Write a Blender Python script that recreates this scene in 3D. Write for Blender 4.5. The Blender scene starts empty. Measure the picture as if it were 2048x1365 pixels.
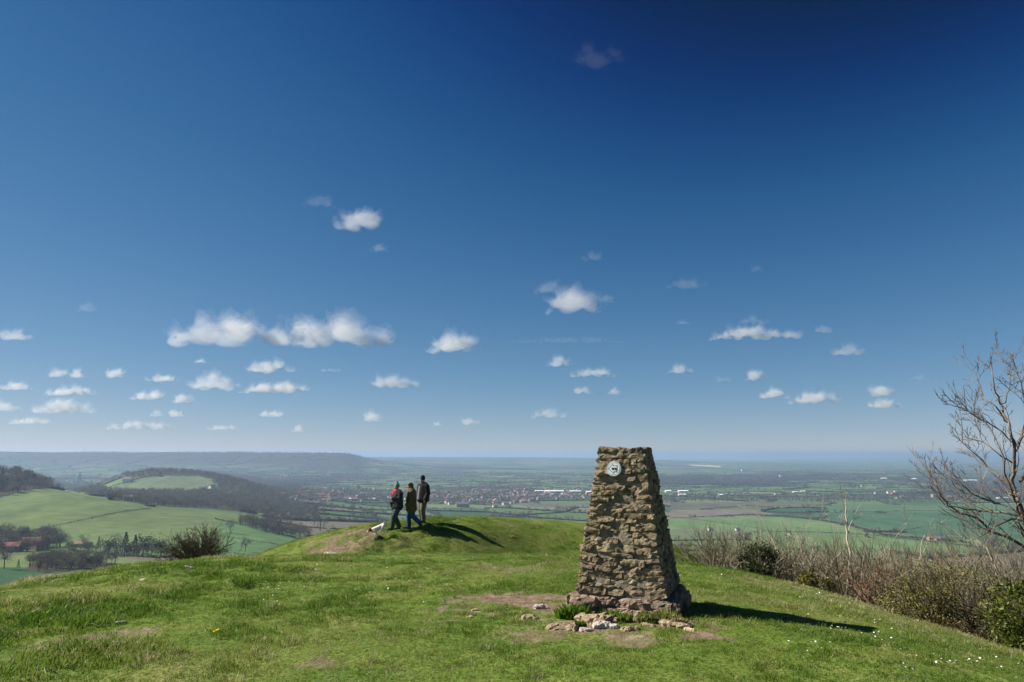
import bpy, bmesh, math, random
import numpy as np
from mathutils import Vector, Matrix, noise as mnoise

# ------------------------------------------------------------------ camera, sky, sun, exposure
scene = bpy.context.scene
COL = scene.collection
FPX, CXP, CYP, INFY = 1365.33, 1024.0, 682.5, 908.0        # photograph pixels (2048 x 1365)
PITCH = math.atan((INFY - CYP) / FPX)
cam_d = bpy.data.cameras.new('camera')
cam_d.sensor_width = 36.0
cam_d.lens = 24.0
cam_d.clip_start = 0.1
cam_d.clip_end = 200000.0
cam = bpy.data.objects.new('camera', cam_d)
COL.objects.link(cam)
cam.location = (0, 0, 0)
cam.rotation_euler = (math.pi / 2 + PITCH, 0, 0)
scene.camera = cam

SUN_AZ = math.radians(-80.0)       # measured from +Y (view direction) clockwise; the sun stands to the left and a little beyond
SUN_EL = math.radians(39.5)
world = bpy.data.worlds.new('World')
scene.world = world
world.use_nodes = True
wn, wl = world.node_tree.nodes, world.node_tree.links
wn.clear()
w_out = wn.new('ShaderNodeOutputWorld')
w_bg = wn.new('ShaderNodeBackground')
w_sky = wn.new('ShaderNodeTexSky')
w_sky.sky_type = 'NISHITA'
w_sky.sun_disc = False
w_sky.sun_elevation = SUN_EL
w_sky.sun_rotation = SUN_AZ
w_sky.altitude = 200
w_sky.air_density = 0.6
w_sky.dust_density = 0.0
w_sky.ozone_density = 1.0
# one tone curve and white balance for the whole sky (deep polarised blue)
w_sep = wn.new('ShaderNodeSeparateColor'); w_com = wn.new('ShaderNodeCombineColor')
wl.new(w_sky.outputs[0], w_sep.inputs[0])
for _ch, (_g, _k, _c) in enumerate(((0.9, 0.87, 0.715), (0.58, 1.66, 1.14), (0.40, 2.84, 2.08))):
    w_pow = wn.new('ShaderNodeMath'); w_pow.operation = 'POWER'; w_pow.inputs[1].default_value = _g
    w_mul = wn.new('ShaderNodeMath'); w_mul.operation = 'MULTIPLY'; w_mul.inputs[1].default_value = _k
    w_sub = wn.new('ShaderNodeMath'); w_sub.operation = 'SUBTRACT'; w_sub.inputs[1].default_value = _c
    w_max = wn.new('ShaderNodeMath'); w_max.operation = 'SMOOTH_MAX'; w_max.inputs[1].default_value = 0.02; w_max.inputs[2].default_value = 0.25
    wl.new(w_sep.outputs[_ch], w_sub.inputs[0]); wl.new(w_sub.outputs[0], w_max.inputs[0])
    wl.new(w_max.outputs[0], w_pow.inputs[0]); wl.new(w_pow.outputs[0], w_mul.inputs[0]); wl.new(w_mul.outputs[0], w_com.inputs[_ch])
w_bg.inputs['Strength'].default_value = 0.0555
wl.new(w_com.outputs[0], w_bg.inputs['Color'])
wl.new(w_bg.outputs[0], w_out.inputs['Surface'])

sun_d = bpy.data.lights.new('sun', 'SUN')
sun_d.energy = 5.0
sun_d.angle = math.radians(0.53)
sun_d.color = (1.0, 0.94, 0.84)
sun = bpy.data.objects.new('sun', sun_d)
COL.objects.link(sun)
to_sun = Vector((math.sin(SUN_AZ) * math.cos(SUN_EL), math.cos(SUN_AZ) * math.cos(SUN_EL), math.sin(SUN_EL)))
sun.rotation_euler = to_sun.to_track_quat('Z', 'Y').to_euler()

scene.view_settings.view_transform = 'Standard'
scene.view_settings.look = 'None'
scene.view_settings.gamma = 1.0
scene.view_settings.exposure = 0.85
scene.view_settings.use_curve_mapping = False
scene.render.engine = 'CYCLES'
cy = scene.cycles
cy.max_bounces = 6
cy.diffuse_bounces = 2
cy.glossy_bounces = 2
cy.transmission_bounces = 3
cy.transparent_max_bounces = 8
cy.volume_bounces = 3
cy.use_denoising = True
cy.sample_clamp_indirect = 4.0
cy.caustics_reflective = False
cy.caustics_refractive = False

# ------------------------------------------------------------------ helpers
rng = np.random.default_rng(11)
random.seed(11)

def ray(px, py):
    """photograph pixel -> (X/Y, Z/Y) of its ray"""
    u = (np.asarray(px, float) - CXP) / FPX
    v = (CYP - np.asarray(py, float)) / FPX
    Y = math.cos(PITCH) - v * math.sin(PITCH)
    Z = math.sin(PITCH) + v * math.cos(PITCH)
    return u / Y, Z / Y

def tz(py):
    return ray(CXP, py)[1]

def at(px, py, D):
    a, t = ray(px, py)
    return np.array([float(a) * D, D, float(t) * D])

def project(P):
    P = np.asarray(P, float)
    c, s = math.cos(PITCH), math.sin(PITCH)
    f = P[..., 1] * c + P[..., 2] * s
    up = -P[..., 1] * s + P[..., 2] * c
    return CXP + FPX * P[..., 0] / f, CYP - FPX * up / f

def _hash(ix, iy, seed):
    h = (ix.astype(np.int64) * 374761393 + iy.astype(np.int64) * 668265263 + seed * 1274126177) & 0xffffffff
    h = ((h ^ (h >> 13)) * 1274126177) & 0xffffffff
    h = (h ^ (h >> 16)) & 0xffffffff
    return h / 4294967295.0

def vnoise(x, y, seed=0):
    x = np.asarray(x, float); y = np.asarray(y, float)
    ix, iy = np.floor(x), np.floor(y)
    fx, fy = x - ix, y - iy
    fx = fx * fx * (3 - 2 * fx); fy = fy * fy * (3 - 2 * fy)
    a = _hash(ix, iy, seed); b = _hash(ix + 1, iy, seed)
    c = _hash(ix, iy + 1, seed); d = _hash(ix + 1, iy + 1, seed)
    return (a * (1 - fx) + b * fx) * (1 - fy) + (c * (1 - fx) + d * fx) * fy

def fbm(x, y, seed=0, octv=4):
    s, a, t = 0, 1.0, 0
    for k in range(octv):
        s = s + a * vnoise(x * 2 ** k + 17.3 * k, y * 2 ** k - 9.1 * k, seed + k)
        t += a; a *= 0.5
    return s / t

def sstep(a, b, x):
    t = np.clip((np.asarray(x, float) - a) / (b - a), 0, 1)
    return t * t * (3 - 2 * t)

def smooth_interp(x, xs, ys):
    """monotone-ish cubic through knots"""
    xs = np.asarray(xs, float); ys = np.asarray(ys, float)
    m = np.gradient(ys, xs)
    d = np.diff(ys) / np.diff(xs)
    m[1:-1] = np.where(d[:-1] * d[1:] <= 0, 0, np.sign(d[:-1]) * np.minimum(np.abs(m[1:-1]), 2.5 * np.minimum(np.abs(d[:-1]), np.abs(d[1:]))))
    x = np.clip(np.asarray(x, float), xs[0], xs[-1])
    i = np.clip(np.searchsorted(xs, x) - 1, 0, len(xs) - 2)
    h = xs[i + 1] - xs[i]; t = (x - xs[i]) / h
    return ((2 * t**3 - 3 * t**2 + 1) * ys[i] + (t**3 - 2 * t**2 + t) * h * m[i]
            + (-2 * t**3 + 3 * t**2) * ys[i + 1] + (t**3 - t**2) * h * m[i + 1])

def mesh_np(name, V, Fs, mats=(), smooth=False, midx=None):
    """V (n,3), Fs (m,3|4) or list of arrays of faces"""
    me = bpy.data.meshes.new(name)
    V = np.ascontiguousarray(V, dtype=np.float32)
    if not isinstance(Fs, (list, tuple)): Fs = [Fs]
    Fs = [np.asarray(f, np.int32) for f in Fs if len(f)]
    me.vertices.add(len(V)); me.vertices.foreach_set('co', V.ravel())
    nl = sum(f.size for f in Fs); nf = sum(len(f) for f in Fs)
    me.loops.add(nl); me.loops.foreach_set('vertex_index', np.concatenate([f.ravel() for f in Fs]))
    me.polygons.add(nf)
    tot = np.concatenate([np.full(len(f), f.shape[1], np.int32) for f in Fs])
    st = np.concatenate([[0], np.cumsum(tot)[:-1]]).astype(np.int32)
    me.polygons.foreach_set('loop_start', st)
    for m in mats: me.materials.append(m)
    if midx is not None: me.polygons.foreach_set('material_index', np.asarray(midx, np.int32))
    me.polygons.foreach_set('use_smooth', np.full(nf, smooth))
    me.update(calc_edges=True)
    return me

def link(name, me, parent=None, loc=None):
    o = bpy.data.objects.new(name, me)
    COL.objects.link(o)
    if parent is not None: o.parent = parent
    if loc is not None: o.location = loc
    return o

def tag(o, label=None, cat=None, group=None, kind=None):
    if label: o['label'] = label
    if cat: o['category'] = cat
    if group: o['group'] = group
    if kind: o['kind'] = kind
    return o

def empty(name, loc, rz=0.0):
    o = bpy.data.objects.new(name, None)
    o.empty_display_size = 0.1
    COL.objects.link(o); o.location = loc; o.rotation_euler = (0, 0, rz)
    return o

def tubes(segs, n=3):
    """segs: (p0(3), p1(3), r0, r1) rows -> prisms"""
    S = np.array([(*a, *b, r0, r1) for a, b, r0, r1 in segs], float)
    P0, P1, R0, R1 = S[:, 0:3], S[:, 3:6], S[:, 6], S[:, 7]
    d = P1 - P0; d /= np.maximum(np.linalg.norm(d, axis=1, keepdims=True), 1e-9)
    ref = np.where(np.abs(d[:, 2:3]) < 0.9, np.array([[0, 0, 1.0]]), np.array([[1.0, 0, 0]]))
    u = np.cross(d, ref); u /= np.linalg.norm(u, axis=1, keepdims=True)
    v = np.cross(d, u)
    V = np.zeros((len(S), 2 * n, 3))
    for k in range(n):
        a = 2 * math.pi * k / n
        o = math.cos(a) * u + math.sin(a) * v
        V[:, k] = P0 + o * R0[:, None]; V[:, n + k] = P1 + o * R1[:, None]
    base = (np.arange(len(S)) * 2 * n)[:, None]
    F = []
    for k in range(n):
        k2 = (k + 1) % n
        F.append(base + np.array([[k, k2, n + k2, n + k]]))
    return V.reshape(-1, 3), np.concatenate(F).astype(np.int32)

# ------------------------------------------------------------------ materials
def new_mat(name):
    m = bpy.data.materials.new(name); m.use_nodes = True
    nt = m.node_tree; nt.nodes.clear()
    out = nt.nodes.new('ShaderNodeOutputMaterial')
    return m, nt, nt.nodes, nt.links, out

def ramp(nodes, stops):
    r = nodes.new('ShaderNodeValToRGB')
    el = r.color_ramp.elements
    while len(el) < len(stops): el.new(0.5)
    for e, (p, c) in zip(el, stops):
        e.position = p; e.color = (*c, 1)
    return r

def simple_mat(name, col, col2=None, scale=8.0, rough=0.85, bump=0.0, bscale=40.0, coord='Object', detail=5.0, rnd=0.0, spec=0.2):
    m, nt, N, L, out = new_mat(name)
    b = N.new('ShaderNodeBsdfPrincipled')
    b.inputs['Roughness'].default_value = rough
    b.inputs['Specular IOR Level'].default_value = spec
    L.new(b.outputs[0], out.inputs['Surface'])
    tc = N.new('ShaderNodeTexCoord')
    nz = N.new('ShaderNodeTexNoise'); nz.inputs['Scale'].default_value = scale; nz.inputs['Detail'].default_value = detail
    L.new(tc.outputs[coord], nz.inputs['Vector'])
    r = ramp(N, [(0.3, col), (0.7, col2 or col)])
    L.new(nz.outputs['Fac'], r.inputs[0])
    last = r.outputs[0]
    if rnd > 0:
        oi = N.new('ShaderNodeObjectInfo')
        hs = N.new('ShaderNodeHueSaturation')
        mr = N.new('ShaderNodeMapRange'); mr.inputs[3].default_value = 1 - rnd; mr.inputs[4].default_value = 1 + rnd
        L.new(oi.outputs['Random'], mr.inputs[0]); L.new(mr.outputs[0], hs.inputs['Value'])
        L.new(last, hs.inputs['Color']); last = hs.outputs[0]
    L.new(last, b.inputs['Base Color'])
    if bump > 0:
        bn = N.new('ShaderNodeTexNoise'); bn.inputs['Scale'].default_value = bscale; bn.inputs['Detail'].default_value = 6
        L.new(tc.outputs[coord], bn.inputs['Vector'])
        bp = N.new('ShaderNodeBump'); bp.inputs['Strength'].default_value = bump; bp.inputs['Distance'].default_value = 0.02
        L.new(bn.outputs['Fac'], bp.inputs['Height']); L.new(bp.outputs[0], b.inputs['Normal'])
    return m

def leaf_mat(name, stops, attr='tint', attr_type='GEOMETRY', transl=0.4, rough=0.7):
    """thin foliage: diffuse + translucent, colour picked by an attribute"""
    m, nt, N, L, out = new_mat(name)
    a = N.new('ShaderNodeAttribute'); a.attribute_name = attr; a.attribute_type = attr_type
    r = ramp(N, stops)
    L.new(a.outputs['Fac'], r.inputs[0])
    d = N.new('ShaderNodeBsdfDiffuse'); t = N.new('ShaderNodeBsdfTranslucent')
    g = N.new('ShaderNodeBsdfGlossy'); g.inputs['Roughness'].default_value = 0.45
    g.inputs['Color'].default_value = (0.6, 0.6, 0.6, 1)
    L.new(r.outputs[0], d.inputs[0]); L.new(r.outputs[0], t.inputs[0])
    mx = N.new('ShaderNodeMixShader'); mx.inputs[0].default_value = transl
    L.new(d.outputs[0], mx.inputs[1]); L.new(t.outputs[0], mx.inputs[2])
    mx2 = N.new('ShaderNodeMixShader'); mx2.inputs[0].default_value = 0.03
    L.new(mx.outputs[0], mx2.inputs[1]); L.new(g.outputs[0], mx2.inputs[2])
    L.new(mx2.outputs[0], out.inputs['Surface'])
    return m

def set_attr(me, name, vals, domain='POINT', typ='FLOAT'):
    a = me.attributes.new(name, typ, domain)
    vals = np.ascontiguousarray(vals, np.float32)
    a.data.foreach_set({'FLOAT': 'value', 'FLOAT_VECTOR': 'vector', 'FLOAT_COLOR': 'color'}[typ], vals.ravel())

# ------------------------------------------------------------------ the hilltop (near ground)
_yk = [-12, 0, 4, 6, 8, 10, 12.2, 14, 16, 18, 20, 22, 23.5, 24.7, 25.8, 26.8, 28, 29.5, 32, 36, 45, 70]
_zk = [-1.35, -1.27, -1.25, -1.295, -1.40, -1.53, -1.715, -2.15, -2.9, -3.5, -3.85, -3.9, -3.72, -3.36, -2.97, -2.74, -2.66, -2.70, -3.3, -5.2, -11, -30]
_xk = [-40, -20, -14, -11, -9.2, -7.9, -6.8, -5.6, -4, -2, 0, 1.5, 2.6, 3.6, 4.6, 5.6, 6.8, 8.5, 11, 16, 40]
_ck = [-24, -9.5, -4.8, -2.5, -1.25, -.62, -.27, -.10, -.02, 0, 0, -.02, -.09, -.23, -.46, -.80, -1.32, -2.25, -3.9, -7.6, -26]
_mp = [(300, 1200), (440, 1140), (520, 1109), (600, 1079), (700, 1058), (780, 1049), (860, 1042), (930, 1037), (1000, 1039), (1060, 1042), (1165, 1050), (1250, 1062), (1345, 1088), (1440, 1150), (1600, 1270)]
def mshift(x): return 3.6 * sstep(-4.0, 2.6, x)
_mx, _mz = [], []
for _p, _q in _mp:
    _a, _t = ray(_p, _q); _D = 28.0
    for _i in range(30): _D = 28.0 + .5 * (_D - 28.0) + .5 * float(mshift(float(_a) * _D))
    _mx.append(float(_a) * _D); _mz.append(float(_t) * _D + 2.66)

def hill(x, y):
    x = np.asarray(x, float); y = np.asarray(y, float)
    z = smooth_interp(np.where(y > 13.5, y - mshift(x) * sstep(13.5, 23.0, y), y), _yk, _zk)
    w = sstep(13.5, 24.0, y)
    cn = smooth_interp(x, _xk, _ck)
    cm = smooth_interp(x, _mx, _mz)
    cm = np.where(x < _mx[0], _mz[0] + (x - _mx[0]) * 0.55, cm)
    cm = np.where(x > _mx[-1], _mz[-1] - (x - _mx[-1]) * 0.55, cm)
    z = z + cn * (1 - w) + cm * w
    z = z + (fbm(x * 0.5, y * 0.5, 3, 3) - 0.5) * 0.10 + (fbm(x * 2.2, y * 2.2, 5, 3) - 0.5) * 0.05
    tus = sstep(22.5, 24.5, y) * sstep(28.0, 26.4, y)
    z = z + tus * (fbm(x * 2.2, y * 3.4, 8, 4) - 0.5) * 0.6 * sstep(-6.5, -5.2, x) * sstep(-2.2, -3.4, x)
    left = sstep(-1.5, -3.5, x) * sstep(13, 9, y)
    z = z + left * (fbm(x * 3.0, y * 3.0, 9, 3) - 0.5) * 0.13
    return z

def ground_at(px, py):
    """photograph pixel -> point on the hilltop"""
    a, t = ray(px, py)
    D = np.arange(2.5, 40, 0.02)
    zz = hill(a * D, D)
    k = np.argmax(zz >= t * D)
    D0 = D[k]
    return np.array([float(a) * D0, D0, float(zz[k])])

# bare soil: (pixel centre, half width px, half height px, strength)
SOIL = [(1040, 1203, 120, 14, 1.0), (960, 1226, 75, 12, .9), (1120, 1215, 60, 14, .8), (1190, 1258, 110, 12, .9), (1310, 1245, 80, 14, .95),
        (1250, 1240, 70, 12, .9), (1400, 1274, 42, 7, 1.0), (1230, 1283, 60, 9, .8), (1110, 1270, 90, 9, .7), (690, 1090, 46, 20, .85), (655, 1104, 34, 9, .9), (735, 1072, 30, 12, .55),
        (180, 1283, 70, 9, .9), (260, 1270, 50, 6, .8), (110, 1300, 60, 6, .5), (40, 1322, 50, 7, .5), (215, 1312, 50, 4, .4), (85, 1163, 50, 7, .7), (640, 1322, 30, 7, .7), (810, 1085, 30, 8, .3), (620, 1145, 40, 5, .4), (1070, 1240, 50, 8, .6)]
_soil = []
for sx, sy, hw, hh, st in SOIL:
    p = ground_at(sx, sy)
    q = ground_at(sx, max(sy - hh, 1060) if sy > 1115 else sy)
    r = ground_at(sx, sy + hh)
    ry = max(0.08, abs(q[1] - r[1]) * (0.5 if sy > 1115 else 1.0))
    if sy < 1115: ry = 1.2
    _soil.append((p[0], p[1], hw / FPX * p[1], ry, st))

def soil_mask(x, y):
    m = np.zeros_like(np.asarray(x, float))
    wob = (fbm(x * 3.5, y * 3.5, 21, 4) - 0.5)
    wob2 = (fbm(x * 16, y * 16, 22, 4) - 0.5)
    for cx, cyy, rx, ry, st in _soil:
        d = np.sqrt(((x - cx) / rx) ** 2 + ((y - cyy) / ry) ** 2)
        m = np.maximum(m, st * sstep(1.02, 0.72, d + wob * 2.2 + wob2 * 2.8))
    return np.clip(m, 0, 1)

def build_hilltop():
    ys = np.concatenate([np.linspace(-10, 2.5, 26)[:-1], 2.5 + (np.linspace(0, 1, 330) ** 1.45) * 31.5, np.linspace(34.6, 68, 40)])
    us = np.linspace(-1, 1, 420)
    X = np.zeros((len(ys), len(us))); Y = np.zeros_like(X)
    for i, yv in enumerate(ys):
        half = 9 + max(yv, 0) * 0.95
        X[i] = us * half; Y[i] = yv
    Z = hill(X, Y)
    V = np.stack([X, Y, Z], -1).reshape(-1, 3)
    nx = len(us); i, j = np.meshgrid(np.arange(len(ys) - 1), np.arange(nx - 1), indexing='ij')
    a = (i * nx + j).ravel()
    F = np.stack([a, a + 1, a + nx + 1, a + nx], 1)
    me = mesh_np('hilltop', V, F, smooth=True)
    set_attr(me, 'soil', soil_mask(V[:, 0], V[:, 1]))
    m, nt, N, L, out = new_mat('turf_ground')
    b = N.new('ShaderNodeBsdfPrincipled'); b.inputs['Roughness'].default_value = 0.95; b.inputs['Specular IOR Level'].default_value = 0.1
    L.new(b.outputs[0], out.inputs['Surface'])
    tc = N.new('ShaderNodeTexCoord')
    n1 = N.new('ShaderNodeTexNoise'); n1.inputs['Scale'].default_value = 1.1; n1.inputs['Detail'].default_value = 8; n1.inputs['Roughness'].default_value = .65
    n2 = N.new('ShaderNodeTexNoise'); n2.inputs['Scale'].default_value = 38; n2.inputs['Detail'].default_value = 4
    n3 = N.new('ShaderNodeTexNoise'); n3.inputs['Scale'].default_value = 9; n3.inputs['Detail'].default_value = 7
    for n in (n1, n2, n3): L.new(tc.outputs['Object'], n.inputs['Vector'])
    g = ramp(N, [(0.32, (0.075, 0.135, 0.018)), (0.5, (0.125, 0.18, 0.03)), (0.68, (0.195, 0.205, 0.06))])
    L.new(n1.outputs['Fac'], g.inputs[0])
    g2 = ramp(N, [(0.3, (0.45, 0.45, 0.45)), (0.7, (1.25, 1.25, 1.25))])
    L.new(n2.outputs['Fac'], g2.inputs[0])
    mul = N.new('ShaderNodeMix'); mul.data_type = 'RGBA'; mul.blend_type = 'MULTIPLY'; mul.inputs[0].default_value = 1.0
    L.new(g.outputs[0], mul.inputs[6]); L.new(g2.outputs[0], mul.inputs[7])
    s = ramp(N, [(0.3, (0.10, 0.07, 0.045)), (0.55, (0.19, 0.14, 0.095)), (0.75, (0.32, 0.26, 0.19))])
    L.new(n3.outputs['Fac'], s.inputs[0])
    at_ = N.new('ShaderNodeAttribute'); at_.attribute_name = 'soil'
    mx = N.new('ShaderNodeMix'); mx.data_type = 'RGBA'
    L.new(at_.outputs['Fac'], mx.inputs[0]); L.new(mul.outputs[2], mx.inputs[6]); L.new(s.outputs[0], mx.inputs[7])
    L.new(mx.outputs[2], b.inputs['Base Color'])
    bp = N.new('ShaderNodeBump'); bp.inputs['Strength'].default_value = 0.8; bp.inputs['Distance'].default_value = 0.02
    L.new(n2.outputs['Fac'], bp.inputs['Height']); L.new(bp.outputs[0], b.inputs['Normal'])
    me.materials.append(m)
    o = link('hilltop_ground', me)
    tag(o, 'grassy hilltop spur with a low mound at its far end', None, kind='structure')
build_hilltop()

# ------------------------------------------------------------------ the vale (far terrain)
_tp = np.array([-500, 0, 150, 300, 450, 600, 685, 745, 900, 1200, 1500, 1800, 2050, 2550], float)
_tr = np.array([40, 60, 150, 300, 430, 600, 700, 850, 1050, 1250, 1500, 1800, 2250, 3000, 4200, 5400, 6400, 8000, 12000, 20000, 30000, 44000], float)
_right = [-14, -22, -62, -105, -128, -145, -151, -157, -163, -167, -170, -172, -175, -176, -177, -178, -178, -178, -178, -178, -178, -178]
_tab = np.array([
 # 40   60   150  300  430  600  700  850  1050 1250 1500 1800 2250 3000 4200 5400 6400 8000 12000 20k 30k 44k
 [-14, -22, -50, -72, -72, -80, -80, -66, -40, -5,  -20, -70, -110, -140, -150, -110,  22,  30, -40, -170, -178, -178],
 [-14, -22, -50, -74, -72, -84, -88, -76, -58, -32, -45, -85, -115, -145, -150, -120,  16,  22, -40, -170, -178, -178],
 [-14, -22, -52, -78, -76, -86, -89, -78, -62, -70, -85, -100, -120, -148, -150, -120, 12,  18, -40, -170, -178, -178],
 [-14, -22, -55, -84, -82, -88, -90, -85, -80, -85, -92, -92, -52, -140, -152, -125,  11,  16, -40, -170, -178, -178],
 [-14, -22, -58, -90, -90, -92, -93, -90, -92, -98, -102, -104, -74, -150, -155, -130, 10, 15, -40, -170, -178, -178],
 [-14, -22, -60, -98, -104, -102, -100, -104, -116, -122, -128, -132, -136, -148, -160, -135, 9, 12, -40, -170, -178, -178],
 [-14, -22, -62, -101, -114, -118, -118, -116, -120, -127, -136, -143, -149, -160, -166, -140, 5, 8, -40, -170, -178, -178],
 [-14, -22, -62, -102, -119, -127, -128, -124, -123, -131, -141, -149, -156, -166, -171, -165, -60, -55, -45, -170, -178, -178],
 [-14, -22, -62, -105, -126, -142, -148, -150, -148, -150, -154, -158, -164, -172, -175, -172, -168, -150, -45, -165, -178, -178],
 _right, _right, _right, _right, _right], float)
_tab[9, 18] = -65; _tab[10, 18] = -150; _tab[10, 17] = -172
_tab[11, 20] = -80; _tab[12, 20] = -15; _tab[13, 20] = 0; _tab[12, 21] = 40; _tab[13, 21] = 60; _tab[11, 21] = -60
AK = 1.0 / math.cos(PITCH) * FPX
_gu = np.linspace(-500, 2550, 306)                     # 10 px columns
_gl = np.linspace(math.log(40), math.log(44000), 420)
def _dense():
    T = np.zeros((len(_gu), len(_tr)))
    for j in range(len(_tr)): T[:, j] = smooth_interp(_gu, _tp, _tab[:, j])
    G = np.zeros((len(_gu), len(_gl)))
    for i in range(len(_gu)): G[i] = smooth_interp(_gl, np.log(_tr), T[i])
    return G
_G = _dense()

def vale(x, D):
    x = np.asarray(x, float); D = np.asarray(D, float)
    u = CXP + x / np.maximum(D, 1) * AK
    fi = np.clip((u - _gu[0]) / (_gu[1] - _gu[0]), 0, len(_gu) - 1.001)
    fj = np.clip((np.log(np.maximum(D, 40)) - _gl[0]) / (_gl[1] - _gl[0]), 0, len(_gl) - 1.001)
    i = fi.astype(int); j = fj.astype(int); a = fi - i; b = fj - j
    z = (_G[i, j] * (1 - a) + _G[i + 1, j] * a) * (1 - b) + (_G[i, j + 1] * (1 - a) + _G[i + 1, j + 1] * a) * b
    amp = np.clip(D / 900.0, 0, 1) * 7.0
    z = z + (fbm(x / 420.0, D / 420.0, 31, 3) - 0.5) * amp
    rough = sstep(5000, 6000, D) * sstep(760, 700, u)
    z = z + rough * (fbm(x / 300.0, D / 300.0, 33, 4) - 0.5) * 26 * sstep(9000, 6800, D)
    return z - D * D / (2 * 6371000.0)

_mD = np.exp(np.linspace(math.log(260), math.log(43000), 2600))
def vale_at(px, py):
    """photograph pixel -> point on the far terrain (first hit)"""
    a, t = ray(px, py)
    zz = vale(a * _mD, _mD)
    k = int(np.argmax(zz >= t * _mD))
    if k == 0: return None
    return np.array([float(a) * _mD[k], _mD[k], float(zz[k])])

def in_poly(px, py, poly):
    px = np.asarray(px); py = np.asarray(py)
    r = np.zeros(px.shape, bool)
    n = len(poly)
    for i in range(n):
        x0, y0 = poly[i]; x1, y1 = poly[(i + 1) % n]
        c = ((y0 > py) != (y1 > py)) & (px < (x1 - x0) * (py - y0) / (y1 - y0 + 1e-12) + x0)
        r ^= c
    return r

# field pattern: brick-jittered cells
CELL_X, CELL_Y, FROT = 250.0, 175.0, math.radians(17)
def fields(x, y):
    """-> id of the field, distance to its hedge, id of that hedge, point on the hedge"""
    c, s = math.cos(FROT), math.sin(FROT)
    wx = x + (fbm(x / 500, y / 500, 41, 2) - .5) * 120
    wy = y + (fbm(x / 500 + 7, y / 500, 43, 2) - .5) * 120
    u = (wx * c + wy * s) / CELL_X; v = (-wx * s + wy * c) / CELL_Y
    iv = np.floor(v); 
    best = np.full(x.shape, 1e9); sec = np.full(x.shape, 1e9)
    b1 = np.zeros(x.shape); b2 = np.zeros(x.shape)
    bx = np.zeros(x.shape); by = np.zeros(x.shape); sx2 = np.zeros(x.shape); sy2 = np.zeros(x.shape)
    for dv in (-1, 0, 1):
        row = iv + dv
        off = _hash(row, row * 0 + 5, 77)
        iu = np.floor(u - off)
        for du in (-1, 0, 1):
            cu = iu + du
            pu = cu + off + .5 + (_hash(cu, row, 51) - .5) * .55
            pv = row + .5 + (_hash(cu, row, 52) - .5) * .5
            d = ((u - pu) * CELL_X) ** 2 + ((v - pv) * CELL_Y) ** 2
            ids = _hash(cu, row, 53)
            n1 = d < best
            n2 = (~n1) & (d < sec)
            sec = np.where(n1, best, np.where(n2, d, sec)); b2 = np.where(n1, b1, np.where(n2, ids, b2))
            sx2 = np.where(n1, bx, np.where(n2, pu, sx2)); sy2 = np.where(n1, by, np.where(n2, pv, sy2))
            best = np.where(n1, d, best); b1 = np.where(n1, ids, b1); bx = np.where(n1, pu, bx); by = np.where(n1, pv, by)
    gx = (sx2 - bx) * CELL_X; gy = (sy2 - by) * CELL_Y
    gl = np.maximum(np.hypot(gx, gy), 1e-6)
    dist = (sec - best) / (2 * gl)
    mvu, mvv = gx / gl * dist, gy / gl * dist           # step to the hedge in the rotated frame
    hx = x + mvu * c - mvv * s; hy = y + mvu * s + mvv * c
    return b1, dist, np.abs(b1 - b2) * 7.13 % 1.0, hx, hy

PAL = np.array([(.085, .150, .050), (.105, .175, .055), (.070, .135, .050), (.12, .185, .065), (.055, .115, .048), (.15, .19, .085),
                (.09, .155, .06), (.10, .165, .06), (.045, .10, .045), (.15, .135, .09), (.095, .15, .06), (.115, .165, .07)])
BIGFIELD = [(-500, 1000), (0, 985), (60, 976), (150, 984), (220, 1000), (300, 1014), (430, 1022), (520, 1030), (600, 1068), (600, 1082), (440, 1044), (430, 1084), (300, 1086), (150, 1088), (90, 1064), (0, 1066), (-500, 1075)]
COLORPOLY = [   # crops that can be made out one by one
 (BIGFIELD, (.125, .18, .06)),
 ([(440, 1040), (520, 1052), (600, 1072), (600, 1125), (400, 1125), (430, 1090)], (.095, .185, .065)),
 ([(-400, 1118), (60, 1110), (160, 1106), (300, 1122), (520, 1125), (300, 1150), (-400, 1148)], (.14, .19, .06)),
 ([(-400, 1138), (60, 1135), (120, 1140), (60, 1160), (-400, 1190)], (.05, .13, .055)),
 ([(255, 966), (330, 953), (430, 953), (432, 974), (380, 986), (262, 984)], (.14, .19, .09)),
 ([(1340, 1020), (1500, 1020), (1560, 1030), (1480, 1034), (1335, 1038)], (.16, .135, .095)),
 ([(1340, 1006), (1600, 1004), (1660, 1012), (1540, 1018), (1340, 1019)], (.105, .105, .07)),
 ([(1030, 1008), (1190, 1006), (1200, 1016), (1060, 1015)], (.125, .125, .085)),
 ([(1335, 1040), (1500, 1033), (1600, 1036), (1690, 1052), (1770, 1075), (1500, 1064), (1330, 1058)], (.125, .205, .065)),
 ([(1500, 1066), (1770, 1077), (1900, 1090), (1980, 1105), (1500, 1110)], (.115, .195, .06)),
 ([(1620, 1028), (2200, 1022), (2200, 1085), (1900, 1080), (1700, 1050)], (.052, .125, .058)),
 ([(1640, 1012), (2200, 1006), (2200, 1021), (1660, 1026)], (.075, .15, .06)),
 ([(1375, 929), (1440, 932), (1440, 935), (1385, 932)], (.55, .50, .08)),
 ([(1800, 966), (1880, 964), (1890, 972), (1810, 974)], (.19, .15, .12)),
]
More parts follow.
